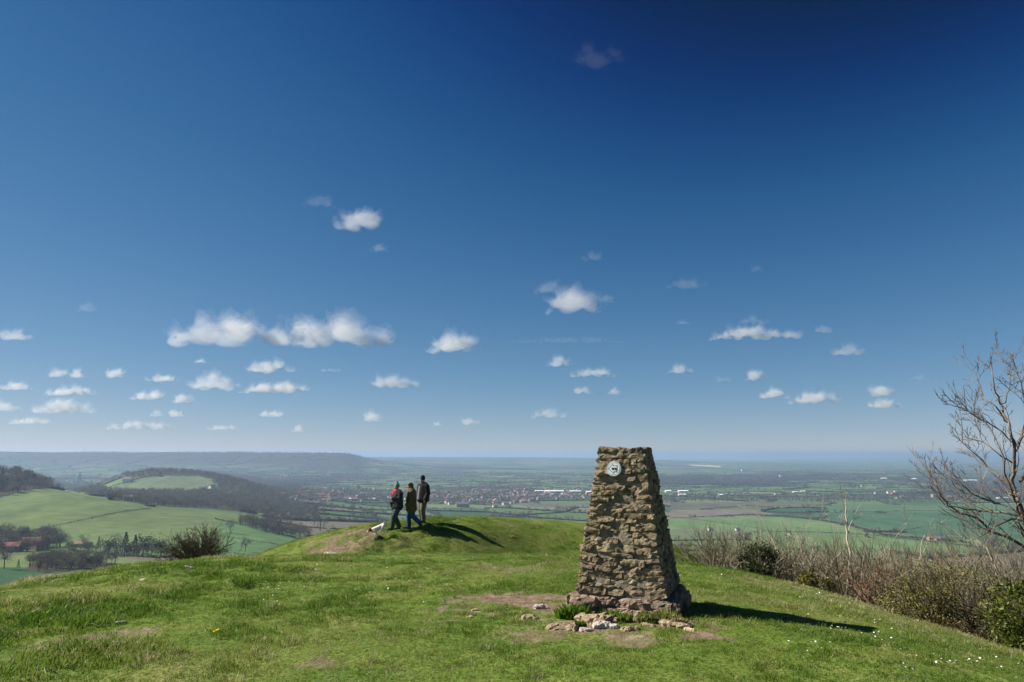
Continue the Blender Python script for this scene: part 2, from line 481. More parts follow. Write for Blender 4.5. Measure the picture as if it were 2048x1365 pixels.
WOODS = [   # polygon, spacing in metres, tree height, name
 ([(-450, 925), (0, 948), (60, 950), (95, 962), (103, 976), (45, 984), (0, 996), (-450, 1005)], 9.0, 17, 'ridge'),
 ([(100, 964), (150, 972), (260, 984), (330, 984), (420, 984), (560, 1000), (640, 1018), (600, 1040), (520, 1027), (430, 1019), (300, 1012), (220, 997), (140, 980)], 11.0, 12, 'band'),
 ([(250, 950), (300, 943), (380, 940), (440, 944), (520, 958), (600, 978), (640, 998), (560, 1000), (440, 985), (434, 960), (380, 950), (320, 951), (250, 958)], 13.0, 13, 'knoll'),
 ([(50, 1142), (60, 1128), (110, 1120), (180, 1122), (240, 1128), (190, 1136), (120, 1146)], 6.5, 11, 'valley'),
 ([(-60, 1108), (-40, 1070), (40, 1068), (100, 1074), (140, 1092), (100, 1100), (30, 1106)], 8.0, 13, 'hamlet'),
 ([(130, 1098), (330, 1104), (420, 1108), (420, 1114), (250, 1111), (130, 1104)], 7.0, 9, 'lane'),
 ([(480, 1040), (560, 1052), (620, 1066), (610, 1078), (540, 1066), (480, 1052)], 9.0, 12, 'spur'),
]
WOOD_MASK = [w[0] for w in WOODS[:4]]
TOWN = [(560, 986), (640, 978), (740, 980), (840, 984), (900, 982), (1000, 978), (1100, 980), (1200, 976), (1200, 996), (1100, 1001), (1010, 1010), (900, 1010), (780, 1004), (640, 1004), (560, 999)]

def terrain_color(x, y, z):
    px, py = project(np.stack([x, y, z], -1))
    fid, dist, hid, hx, hy = fields(x, y)
    c = PAL[(fid * 997).astype(int) % len(PAL)]
    c = c * (0.86 + 0.28 * fbm(x / 60, y / 60, 61, 3))[:, None]
    hedge = np.array([.045, .05, .035])
    far = sstep(2200, 4500, y)
    wdt = 6 + y / 700.0
    k = (sstep(wdt, wdt * .4, dist) * (0.35 + .5 * far) * (hid > .12))[:, None]
    c = c * (1 - k) + hedge * k
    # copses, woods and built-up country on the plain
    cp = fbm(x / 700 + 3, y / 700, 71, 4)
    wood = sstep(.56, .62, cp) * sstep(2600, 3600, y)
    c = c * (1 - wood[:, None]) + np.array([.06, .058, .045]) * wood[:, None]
    esc = sstep(5350, 5900, y) * sstep(9000, 8000, y) * sstep(770, 700, px)
    c = c * (1 - esc[:, None]) + np.array([.05, .048, .038]) * esc[:, None]
    for poly, col in COLORPOLY:
        m = in_poly(px, py, poly) & (y < (3200 if poly[0][1] > 960 else 20000)) & (y > 250)
        c[m] = np.array(col) * (0.72 + 0.56 * fbm(x[m] / 45, y[m] / 110, 62, 5))[:, None]
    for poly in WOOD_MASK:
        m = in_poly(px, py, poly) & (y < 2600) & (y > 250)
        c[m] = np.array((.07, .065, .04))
    c = c * .78 + c.mean(axis=1, keepdims=True) * .20
    m = in_poly(px, py, TOWN) & (y > 1700) & (y < 3800)
    c[m] = c[m] * .45 + np.array([.07, .065, .055]) * .55
    return c

def build_vale():
    us = np.linspace(-480, 2530, 502)
    D = np.concatenate([np.exp(np.linspace(math.log(42), math.log(400), 36))[:-1], np.exp(np.linspace(math.log(400), math.log(43500), 520))])
    U, DD = np.meshgrid(us, D)
    X = (U - CXP) / AK * DD
    Z = vale(X, DD)
    V = np.stack([X, DD, Z], -1).reshape(-1, 3)
    nx = len(us); i, j = np.meshgrid(np.arange(len(D) - 1), np.arange(nx - 1), indexing='ij')
    a = (i * nx + j).ravel()
    me = mesh_np('vale', V, np.stack([a, a + 1, a + nx + 1, a + nx], 1), smooth=True)
    c = terrain_color(V[:, 0], V[:, 1], V[:, 2])
    set_attr(me, 'crop', np.concatenate([c, np.ones((len(c), 1))], 1), typ='FLOAT_COLOR')
    m, nt, N, L, out = new_mat('vale_ground')
    b = N.new('ShaderNodeBsdfDiffuse')
    at_ = N.new('ShaderNodeAttribute'); at_.attribute_name = 'crop'
    tc = N.new('ShaderNodeTexCoord')
    nz = N.new('ShaderNodeTexNoise'); nz.inputs['Scale'].default_value = 0.05; nz.inputs['Detail'].default_value = 6
    L.new(tc.outputs['Object'], nz.inputs['Vector'])
    rr = ramp(N, [(0.3, (.82, .82, .82)), (.7, (1.15, 1.15, 1.15))]); L.new(nz.outputs['Fac'], rr.inputs[0])
    mul = N.new('ShaderNodeMix'); mul.data_type = 'RGBA'; mul.blend_type = 'MULTIPLY'; mul.inputs[0].default_value = 1
    L.new(at_.outputs['Color'], mul.inputs[6]); L.new(rr.outputs[0], mul.inputs[7])
    L.new(mul.outputs[2], b.inputs[0]); L.new(b.outputs[0], out.inputs['Surface'])
    me.materials.append(m)
    tag(link('vale_terrain', me), 'patchwork vale of green fields running out to the hazy horizon', None, kind='structure')
build_vale()

# ------------------------------------------------------------------ haze: one even box of air round hill and vale
def build_haze():
    zb, ztop, R = -352.0, 46.0, 52000.0
    me = bpy.data.meshes.new('haze')
    bm = bmesh.new(); bmesh.ops.create_cube(bm, size=1.0)
    for v in bm.verts: v.co = (v.co.x * 2 * R, -600 + (v.co.y + .5) * (R + 600), zb + (v.co.z + .5) * (ztop - zb))
    bm.to_mesh(me); bm.free()
    m, nt, N, L, out = new_mat('haze_air')
    p = N.new('ShaderNodeVolumePrincipled')
    p.inputs['Color'].default_value = (0.46, 0.635, 0.90, 1)
    p.inputs['Density'].default_value = HAZE
    p.inputs['Anisotropy'].default_value = 0.25
    L.new(p.outputs[0], out.inputs['Volume'])
    me.materials.append(m)
    tag(link('haze', me), 'pale blue haze lying over the vale', None, kind='stuff')
HAZE = 9.5e-5
build_haze()

# ------------------------------------------------------------------ stone pillar
def stone_mat(name, cols, lichen=0.35):
    m, nt, N, L, out = new_mat(name)
    b = N.new('ShaderNodeBsdfPrincipled'); b.inputs['Roughness'].default_value = 0.95; b.inputs['Specular IOR Level'].default_value = 0.08
    L.new(b.outputs[0], out.inputs['Surface'])
    tc = N.new('ShaderNodeTexCoord'); geo = N.new('ShaderNodeNewGeometry'); oi = N.new('ShaderNodeObjectInfo')
    add = N.new('ShaderNodeVectorMath'); add.operation = 'ADD'
    L.new(geo.outputs['Position'], add.inputs[0])
    n1 = N.new('ShaderNodeTexNoise'); n1.inputs['Scale'].default_value = 14; n1.inputs['Detail'].default_value = 9; n1.inputs['Roughness'].default_value = .7
    n2 = N.new('ShaderNodeTexNoise'); n2.inputs['Scale'].default_value = 60; n2.inputs['Detail'].default_value = 6; n2.inputs['Roughness'].default_value = .7
    n3 = N.new('ShaderNodeTexNoise'); n3.inputs['Scale'].default_value = 7; n3.inputs['Detail'].default_value = 8; n3.inputs['Roughness'].default_value = .75
    for n in (n1, n2, n3): L.new(geo.outputs['Position'], n.inputs['Vector'])
    r = ramp(N, [(0.28, cols[0]), (0.5, cols[1]), (0.72, cols[2])]); L.new(n1.outputs['Fac'], r.inputs[0])
    hs = N.new('ShaderNodeHueSaturation')
    mr = N.new('ShaderNodeMapRange'); mr.inputs[3].default_value = .68; mr.inputs[4].default_value = 1.3
    L.new(oi.outputs['Random'], mr.inputs[0]); L.new(mr.outputs[0], hs.inputs['Value']); L.new(r.outputs[0], hs.inputs['Color'])
    # lichen: ochre, grey-green
    lr = ramp(N, [(0.55, (0, 0, 0)), (0.66, (lichen,) * 3)]); L.new(n3.outputs['Fac'], lr.inputs[0])
    lc = ramp(N, [(0.35, (.20, .20, .10)), (0.5, (.30, .21, .07)), (.65, (.33, .32, .26))]); L.new(n2.outputs['Fac'], lc.inputs[0])
    mx = N.new('ShaderNodeMix'); mx.data_type = 'RGBA'
    L.new(lr.outputs[0], mx.inputs[0]); L.new(hs.outputs[0], mx.inputs[6]); L.new(lc.outputs[0], mx.inputs[7])
    L.new(mx.outputs[2], b.inputs['Base Color'])
    bp = N.new('ShaderNodeBump'); bp.inputs['Strength'].default_value = 0.9; bp.inputs['Distance'].default_value = 0.012
    L.new(n2.outputs['Fac'], bp.inputs['Height'])
    bp2 = N.new('ShaderNodeBump'); bp2.inputs['Strength'].default_value = 0.8; bp2.inputs['Distance'].default_value = 0.03
    L.new(n1.outputs['Fac'], bp2.inputs['Height']); L.new(bp.outputs[0], bp2.inputs['Normal'])
    L.new(bp2.outputs[0], b.inputs['Normal'])
    return m
M_STONE = stone_mat('weathered_limestone', [(.135, .105, .065), (.26, .205, .13), (.40, .33, .23)])
M_PLINTH = stone_mat('pink_limestone', [(.15, .108, .08), (.27, .20, .15), (.40, .31, .235)], .4)
M_MORTAR = stone_mat('old_mortar', [(.14, .12, .085), (.22, .19, .14), (.30, .265, .20)], .3)
M_ROCK = stone_mat('bedrock', [(.26, .19, .12), (.42, .32, .21), (.52, .43, .32)], .1)
M_ROCKPALE = stone_mat('pale_stone', [(.40, .35, .29), (.50, .45, .39), (.62, .57, .50)], .05)

def rough_block(w, h, d, seed, seg=(7, 3, 3), amp=0.014, rnd=0.35, notch=0.0):
    """a weathered slab, length along x, face towards -y"""
    nx, ny, nz = seg
    bm = bmesh.new()
    grid = {}
    def vert(i, j, k):
        if (i, j, k) not in grid:
            grid[(i, j, k)] = bm.verts.new(((i / nx - .5), (j / ny - .5), (k / nz - .5)))
        return grid[(i, j, k)]
    for i in range(nx):
        for k in range(nz):
            for j, fl in ((0, False), (ny, True)):
                q = [vert(i, j, k), vert(i + 1, j, k), vert(i + 1, j, k + 1), vert(i, j, k + 1)]
                bm.faces.new(q[::-1] if fl else q)
        for j in range(ny):
            for k, fl in ((0, True), (nz, False)):
                q = [vert(i, j, k), vert(i + 1, j, k), vert(i + 1, j + 1, k), vert(i, j + 1, k)]
                bm.faces.new(q[::-1] if fl else q)
    for j in range(ny):
        for k in range(nz):
            for i, fl in ((0, True), (nx, False)):
                q = [vert(i, j, k), vert(i, j + 1, k), vert(i, j + 1, k + 1), vert(i, j, k + 1)]
                bm.faces.new(q[::-1] if fl else q)
    off = Vector((seed * 3.71, seed * 1.93, seed * 2.47))
    for v in bm.verts:
        c = v.co * 2
        # pull corners in
        m = max(abs(c.x), abs(c.y), abs(c.z)); l = c.length
        s = 1 - rnd * max(0, (l / 1.732 - .62))
        p = Vector((v.co.x * w, v.co.y * d, v.co.z * h))
        p.x *= 1 - (1 - s) * .35; p.y *= s; p.z *= s
        n1 = mnoise.noise_vector(p * 9 + off); n2 = mnoise.noise_vector(p * 26 + off * 2)
        n3 = mnoise.noise_vector(p * 60 + off * 3)
        p += Vector((n1.x * 1.0, n1.y * 1.3, n1.z * .65)) * amp + Vector((n2.x, n2.y * 1.2, n2.z * .7)) * amp * .7 + n3 * amp * .35
        v.co = p
    me = bpy.data.meshes.new('stone')
    bm.to_mesh(me); bm.free()
    me.polygons.foreach_set('use_smooth', [False] * len(me.polygons))
    return me

PD = 6.25
PIL = at(1260, 1216, PD)
PIL[2] = float(hill(PIL[0], PIL[1])) + 0.015
PROT = math.radians(-22.0)
P_TOPZ = float(tz(898)) * PD - PIL[2]
PL_H = 0.145                                 # plinth height
W0, W1 = 0.755, 0.39                       # body width at plinth and at top

def pil_w(z):
    return W0 + (W1 - W0) * (z - PL_H) / (P_TOPZ - PL_H)

def build_pillar():
    root = empty('stone_pillar', PIL, PROT)
    tag(root, 'tapering rubble stone pillar with a round white waymark disc, on a wider reddish plinth', 'stone pillar', kind='thing')
    # core
    bm = bmesh.new()
    rings = []
    for t in np.linspace(0, 1, 26):
        z = PL_H * .6 + t * (P_TOPZ - .025 - PL_H * .6)
        hw = pil_w(max(z, PL_H)) / 2 - .012
        ring = []
        for side in range(4):
            for q in np.linspace(-1, 1, 9)[:-1]:
                p = {0: (q * hw, -hw), 1: (hw, q * hw), 2: (-q * hw, hw), 3: (-hw, -q * hw)}[side]
                v = Vector((p[0], p[1], z))
                v += mnoise.noise_vector(v * 14) * .013
                ring.append(bm.verts.new(v))
        rings.append(ring)
    for a, b in zip(rings[:-1], rings[1:]):
        for k in range(len(a)):
            k2 = (k + 1) % len(a)
            bm.faces.new((a[k], a[k2], b[k2], b[k]))
    bm.faces.new(rings[-1]); bm.faces.new(rings[0][::-1])
    me = bpy.data.meshes.new('mortar_core'); bm.to_mesh(me); bm.free()
    me.materials.append(M_MORTAR)
    link('mortar_core', me, root)
    rr = random.Random(5)
    rear = []        # stones of the face turned away
    def put(me, mat, M, side):
        if side == 2:
            rear.append((me, M)); return
        o = link('stone', me, root); me.materials.append(mat); o.matrix_local = M
    # courses, side 0 front, 1 right, 2 rear, 3 left
    sd = 0
    for side in range(4):
        z = PL_H + .002
        R = Matrix.Rotation(side * math.pi / 2, 4, 'Z')
        lean = math.atan((W0 - W1) / 2 / (P_TOPZ - PL_H))
        cidx = 0
        while z < P_TOPZ - .012:
            h = rr.choice([.03, .034, .038, .042, .048, .055, .062, .07])
            if z + h > P_TOPZ - .02: h = P_TOPZ - z
            w = pil_w(z + h / 2)
            x = -w / 2 - rr.uniform(0, .012)
            end = w / 2 + rr.uniform(-.004, .012)
            while x < end - .015:
                l = rr.choice([.07, .09, .11, .14, .17, .2, .26]) * rr.uniform(.85, 1.15)
                if end - (x + l) < .06: l = end - x
                sd += 1
                hh = h * rr.uniform(.92, 1.16)
                # some beds are deeply eroded
                recess = rr.choice([-.010, -.006, -.002, 0, .002, .005, .009, .016])
                if rr.random() < .06: recess = .03
                dep = .13
                me = rough_block(l * 1.0 - .006, hh - .003, dep, sd, seg=(max(4, int(l / .02)), 4, 4), amp=rr.uniform(.011, .021), rnd=rr.uniform(.05, .4))
                M = R @ Matrix.Translation((x + l / 2, -w / 2 + dep / 2 + recess - .004, z + h / 2)) \
                    @ Matrix.Rotation(rr.gauss(0, math.radians(2.6)), 4, 'Y') @ Matrix.Rotation(-lean + rr.gauss(0, .06), 4, 'X') @ Matrix.Rotation(rr.gauss(0, .04), 4, 'Z')
                put(me, M_STONE, M, side)
                x += l
            z += h; cidx += 1
    # plinth: big pinkish slabs
    PW = 0.875
    for side in range(4):
        R = Matrix.Rotation(side * math.pi / 2, 4, 'Z')
        parts = {0: [.42, .30, .18], 1: [.5, .4], 2: [.45, .45], 3: [.36, .54]}[side]
        x = -PW / 2
        for l in parts:
            sd += 1
            for lay, (zh, zz, o2) in enumerate(((.075, .03, .0), (.075, .105, .022))):
                me = rough_block(l - .005, zh + .012, .24, sd * 2 + lay, seg=(max(8, int(l / .022)), 6, 5), amp=.024, rnd=.4)
                M = R @ Matrix.Translation((x + l / 2 + rr.uniform(-.01, .01), -PW / 2 + .12 + o2 + rr.uniform(-.012, .012), zz - .012)) @ Matrix.Rotation(rr.gauss(0, .02), 4, 'Y') @ Matrix.Rotation(rr.gauss(0, .03), 4, 'Z')
                put(me, M_PLINTH, M, side)
            x += l
    # top slabs
    for k, (cx, cy_, w, d) in enumerate(((-.08, .0, .20, .33), (.09, .03, .18, .30))):
        me = rough_block(w, .035, d, 900 + k, seg=(6, 8, 2), amp=.012, rnd=.4)
        put(me, M_STONE, Matrix.Translation((cx, cy_, P_TOPZ - .022)), 0)
    # corner block jutting out low on the left
    me = rough_block(.10, .06, .12, 951, seg=(6, 5, 4), amp=.02, rnd=.6)
    put(me, M_STONE, Matrix.Translation((-.315, -.262, .50)) @ Matrix.Rotation(.4, 4, 'Z'), 0)
    me = rough_block(.13, .14, .13, 955, seg=(7, 7, 7), amp=.026, rnd=.5)
    put(me, M_PLINTH, Matrix.Translation((.42, -.36, .06)) @ Matrix.Rotation(.3, 4, 'Z'), 0)
    me = rough_block(.12, .15, .14, 957, seg=(7, 7, 8), amp=.026, rnd=.5)
    put(me, M_PLINTH, Matrix.Translation((.42, .10, .06)) @ Matrix.Rotation(.8, 4, 'Z'), 0)
    bm = bmesh.new()
    for me, M in rear:
        n0 = len(bm.verts); bm.from_mesh(me); bm.verts.ensure_lookup_table()
        for v in bm.verts[n0:]: v.co = M @ v.co
        bpy.data.meshes.remove(me)
    me = bpy.data.meshes.new('rear_stones'); bm.to_mesh(me); bm.free(); me.materials.append(M_STONE)
    o = link('rear_stonework', me, root); o['kind'] = 'stuff'

    # ---- waymark disc on the upper front
    white = simple_mat('white_enamel', (.78, .80, .80), (.70, .73, .74), 20, .45)
    grey = simple_mat('grey_ring', (.42, .49, .52), (.36, .42, .46), 30, .5)
    dark = simple_mat('dark_print', (.03, .035, .045), (.02, .02, .03), 20, .5)
    rim = simple_mat('metal_rim', (.55, .56, .57), (.40, .41, .43), 30, .4)
    pt = at(1241, 942, PD)
    lean = math.atan((W0 - W1) / 2 / (P_TOPZ - PL_H))
    zloc = P_TOPZ - .175
    disc = bpy.data.objects.new('waymark_disc', None); COL.objects.link(disc); disc.parent = root
    disc.matrix_local = Matrix.Translation((-.052, -pil_w(zloc) / 2 - .022, zloc)) @ Matrix.Rotation(-lean, 4, 'X') @ Matrix.Rotation(math.pi / 2, 4, 'X')
    disc['label'] = 'round white waymark disc with an arrow pointing left'
    def prism(name, pts, z0, z1, mat):
        bm = bmesh.new()
        lo = [bm.verts.new((x, y, z0)) for x, y in pts]; hi = [bm.verts.new((x, y, z1)) for x, y in pts]
        bm.faces.new(hi); bm.faces.new(lo[::-1])
        for k in range(len(pts)):
            k2 = (k + 1) % len(pts); bm.faces.new((lo[k], lo[k2], hi[k2], hi[k]))
        me = bpy.data.meshes.new(name); bm.to_mesh(me); bm.free(); me.materials.append(mat)
        return link(name, me, disc)
    def circ(r, n=48): return [(r * math.cos(2 * math.pi * k / n), r * math.sin(2 * math.pi * k / n)) for k in range(n)]
    R = .066
    prism('rim', circ(R), -.03, .006, rim)
    prism('ring', circ(R * .94), .006, .009, grey)
    prism('face', circ(R * .74), .009, .0105, white)
    # pale arcs of the lettering band
    for a0, a1 in ((.3, 1.0), (1.3, 2.2), (3.5, 4.3), (4.6, 5.6)):
        aa = np.linspace(a0, a1, 12)
        prism('band_mark', [(R * .90 * math.cos(a), R * .90 * math.sin(a)) for a in aa] + [(R * .80 * math.cos(a), R * .80 * math.sin(a)) for a in aa[::-1]], .009, .0102, white)
    def arrow(s, sh=0.0): return [(x * s * R + sh, y * s * R) for x, y in ((-.78, 0), (-.12, .66), (-.12, .40), (.46, .46), (.40, -.42), (-.06, -.40), (-.02, -.66))]
    prism('arrow_outline', arrow(1.0), .0105, .012, dark)
    prism('arrow', arrow(.84), .012, .0135, white)
    prism('acorn_nut', [(x * R * .2 - .006, y * R * .17) for x, y in ((-1.25, 0), (-.7, .75), (.1, .95), (.5, .9), (.5, -.9), (.1, -.95), (-.7, -.75))], .0135, .015, dark)
    prism('acorn_cup', [(x * R * .2 + .012, y * R * .19) for x, y in ((-.35, .95), (.3, .85), (.75, .3), (1.0, .1), (1.0, -.1), (.75, -.3), (.3, -.85), (-.35, -.95))], .0135, .015, dark)
build_pillar()

# ------------------------------------------------------------------ loose stones on the ground
ROCKS = [  # px, py of base centre, width px, height px, material, label
 (1196, 1248, 84, 24, M_ROCK, 'broad tan hump of bedrock in front of the pillar'),
 (1205, 1256, 36, 20, M_ROCKPALE, 'small pointed pale stone against the tan bedrock hump'),
 (1228, 1258, 22, 12, M_ROCKPALE, 'little grey stone beside the pointed pale stone'),
 (1127, 1258, 66, 11, M_ROCK, 'flat slab set in the soil before the pillar corner with the bright tuft'),
 (1173, 1264, 24, 9, M_ROCKPALE, 'small broken stone at the end of the flat slab'),
 (1262, 1261, 40, 9, M_ROCK, 'thin tan slab edge just showing in the worn earth'),
 (1296, 1253, 28, 8, M_ROCK, 'small tan stone lying flush in the worn earth before the pillar'),
 (1352, 1254, 56, 14, M_ROCK, 'crumbling tan rock at the shadow side of the pillar foot'),
 (1380, 1263, 20, 10, M_ROCK, 'small tan stone at the tip of the crumbling rock'),
 (1082, 1219, 28, 14, M_ROCKPALE, 'angular pale stone on the bare earth path'),
 (1060, 1239, 30, 10, M_ROCK, 'brown stone at the near edge of the bare earth path'),
 (1043, 1228, 14, 6, M_ROCK, 'tiny stone half buried in the bare earth path'),
 (951, 1223, 18, 6, M_ROCK, 'pebble at the far end of the bare earth path'),
 (940, 1236, 14, 5, M_ROCK, 'pebble in the grass where the earth path starts'),
 (240, 1248, 20, 5, M_ROCKPALE, 'pale stone in the grass above the scraped soil'),
 (247, 1289, 16, 6, M_ROCKPALE, 'pale stone beside the dark scraped soil'),
 (78, 1148, 32, 5, M_ROCKPALE, 'pale flat stones on the brow of the slope'),
 (378, 1137, 16, 5, M_ROCKPALE, 'white stone on the brow below the bare bush'),
 (285, 1161, 12, 4, M_ROCKPALE, 'white pebble on the rough turf below the bare bush'),
 (660, 1110, 26, 8, M_ROCKPALE, 'pale stones at the foot of the worn path up the mound'),
]
for k, (px, py, w, h, mt, lab) in enumerate(ROCKS):
    p = ground_at(px, py)
    s = p[1] / FPX
    W, Hh = w * s, max(h * s, .025)
    me = rough_block(W, Hh * 1.55, W * (.62 if h < 15 else .75), 400 + k, seg=(11, 8, 5), amp=min(.035, W * .13), rnd=.95)
    me.name = 'rock'; me.materials.append(mt)
    o = link('rock', me, None, (p[0], p[1] + W * .12, p[2] - Hh * .22))
    o.rotation_euler = (random.uniform(-.12, .12), random.uniform(-.1, .1), random.uniform(-.5, .5))
    tag(o, lab, 'rock', 'stones on the hilltop')

# ------------------------------------------------------------------ instancing of uncountable stuff (grass, woods, hedges)
def stuff_instances(name, pts, rotz, scale, idx, tint, coll, label, tilt=None):
    me = bpy.data.meshes.new(name)
    n = len(pts)
    me.vertices.add(n); me.vertices.foreach_set('co', np.ascontiguousarray(pts, np.float32).ravel())
    rot = np.zeros((n, 3)); rot[:, 2] = rotz
    if tilt is not None: rot[:, 0:2] = tilt
    set_attr(me, 'rot', rot, typ='FLOAT_VECTOR')
    sc_ = np.asarray(scale, float)
    if sc_.ndim == 1: sc_ = np.repeat(sc_[:, None], 3, 1)
    set_attr(me, 'scl', sc_, typ='FLOAT_VECTOR')
    set_attr(me, 'pick', idx); set_attr(me, 'tint', tint)
    o = link(name, me)
    ng = bpy.data.node_groups.new(name + '_scatter', 'GeometryNodeTree')
    ng.interface.new_socket('Geometry', in_out='INPUT', socket_type='NodeSocketGeometry')
    ng.interface.new_socket('Geometry', in_out='OUTPUT', socket_type='NodeSocketGeometry')
    N, L = ng.nodes, ng.links
    gi = N.new('NodeGroupInput'); go = N.new('NodeGroupOutput')
    ci = N.new('GeometryNodeCollectionInfo'); ci.inputs['Collection'].default_value = coll
    ci.inputs['Separate Children'].default_value = True; ci.inputs['Reset Children'].default_value = True
    iop = N.new('GeometryNodeInstanceOnPoints'); iop.inputs['Pick Instance'].default_value = True
    def na(nm, t):
        a = N.new('GeometryNodeInputNamedAttribute'); a.data_type = t; a.inputs['Name'].default_value = nm
        return a.outputs['Attribute']
    mp = N.new('GeometryNodeMeshToPoints')
    L.new(gi.outputs[0], mp.inputs['Mesh'])
    L.new(mp.outputs['Points'], iop.inputs['Points']); L.new(ci.outputs[0], iop.inputs['Instance'])
    f2i = N.new('FunctionNodeFloatToInt'); L.new(na('pick', 'FLOAT'), f2i.inputs[0]); L.new(f2i.outputs[0], iop.inputs['Instance Index'])
    L.new(na('rot', 'FLOAT_VECTOR'), iop.inputs['Rotation']); L.new(na('scl', 'FLOAT_VECTOR'), iop.inputs['Scale'])
    L.new(iop.outputs[0], go.inputs[0])
    md = o.modifiers.new('scatter', 'NODES'); md.node_group = ng
    tag(o, label, None, kind='stuff')
    return o

def library(name, meshes):
    c = bpy.data.collections.new(name)
    for k, me in enumerate(meshes):
        c.objects.link(bpy.data.objects.new('%s_%02d' % (name, k), me))
    return c

# ------------------------------------------------------------------ grass
M_GRASS = leaf_mat('grass_blade', [(0.0, (.042, .105, .009)), (0.3, (.10, .188, .018)), (0.55, (.165, .235, .034)), (0.78, (.26, .265, .075)), (1.0, (.48, .42, .25))], 'tint', 'INSTANCER', .45)
def grass_tuft(n, rad, h0, h1, bw, lean, seed):
    r = np.random.default_rng(seed)
    V, F = [], []
    for k in range(n):
        a, q = r.uniform(0, 6.283), rad * math.sqrt(r.uniform())
        bx, by = q * math.cos(a), q * math.sin(a)
        h = r.uniform(h0, h1); d = r.uniform(0, 6.283); le = r.uniform(.1, lean) * h
        w = bw * r.uniform(.7, 1.3) / 2; t = r.uniform(0, 6.283)
        ux, uy = math.cos(t) * w, math.sin(t) * w
        i = len(V)
        V += [(bx - ux, by - uy, -.006), (bx + ux, by + uy, -.006),
              (bx + .4 * le * math.cos(d) + ux * .8, by + .4 * le * math.sin(d) + uy * .8, h * .6), (bx + .4 * le * math.cos(d) - ux * .8, by + .4 * le * math.sin(d) - uy * .8, h * .6),
              (bx + le * math.cos(d), by + le * math.sin(d), h)]
        F.append(((i, i + 1, i + 2, i + 3), (i + 3, i + 2, i + 4)))
    V = np.array(V)
    me = mesh_np('grass_tuft', V, [np.array([f[0] for f in F]), np.array([f[1] for f in F])], [M_GRASS])
    return me
turf_lib = library('turf', [grass_tuft(22, .055, .007, .021, .0034, 1.5, s) for s in range(5)] + [grass_tuft(24, .05, .016, .042, .0036, 1.2, 50 + s) for s in range(3)])

def build_grass():
    P, S, T, I = [], [], [], []
    for (y0, y1, dens) in ((2.6, 5.0, 420), (5.0, 7.5, 380), (7.5, 10.5, 260), (10.5, 16, 170), (22.5, 30.5, 90)):
        w0 = 1.0 * y1 + 1.5
        n = int((y1 - y0) * 2 * w0 * dens)
        y = rng.uniform(y0, y1, n); x = rng.uniform(-w0, w0, n)
        ok = (x > -(.86 * y + 1.5)) & (x < .86 * y + 1.5)
        x, y = x[ok], y[ok]
        z = hill(x, y)
        ppx, ppy = project(np.stack([x, y, z], -1))
        so = soil_mask(x, y)
        keep = rng.uniform(size=len(x)) > so * 1.15
        x, y, z = x[keep], y[keep], z[keep]
        P.append(np.stack([x, y, z], -1))
        lush = fbm(x * .8, y * .8, 81, 3); rough = fbm(x * 2.5, y * 2.5, 83, 3)
        leftz = sstep(-1.0, -3.0, x) * sstep(14, 8, y)
        big = 1.0 + (y / 9.0) * .55
        s = (.22 + .70 * rough + .55 * leftz * sstep(.45, .65, rough)) * rng.uniform(.75, 1.25, len(x)) * np.minimum(big, 2.4)
        s = s * (1 + .8 * sstep(22.5, 24, y) * sstep(-6.5, -5.2, x) * sstep(-2.0, -3.2, x))
        S.append(s)
        t = .16 + .58 * lush + .26 * sstep(.52, .66, fbm(x * .45 + 5, y * .45, 87, 4)) + rng.normal(0, .16, len(x)) + (rng.uniform(size=len(x)) < .07) * .4 - .06 * leftz
        T.append(np.clip(t, 0, 1))
        I.append(np.where((rough > .6) & (rng.uniform(size=len(x)) < .5), rng.integers(5, 8, len(x)), rng.integers(0, 5, len(x))))
    P = np.concatenate(P); S = np.concatenate(S); T = np.concatenate(T); I = np.concatenate(I)
    stuff_instances('grass', P, rng.uniform(0, 6.283, len(P)), S, I, T, turf_lib, 'short sunlit turf covering the hilltop', tilt=rng.normal(0, .12, (len(P), 2)))
build_grass()

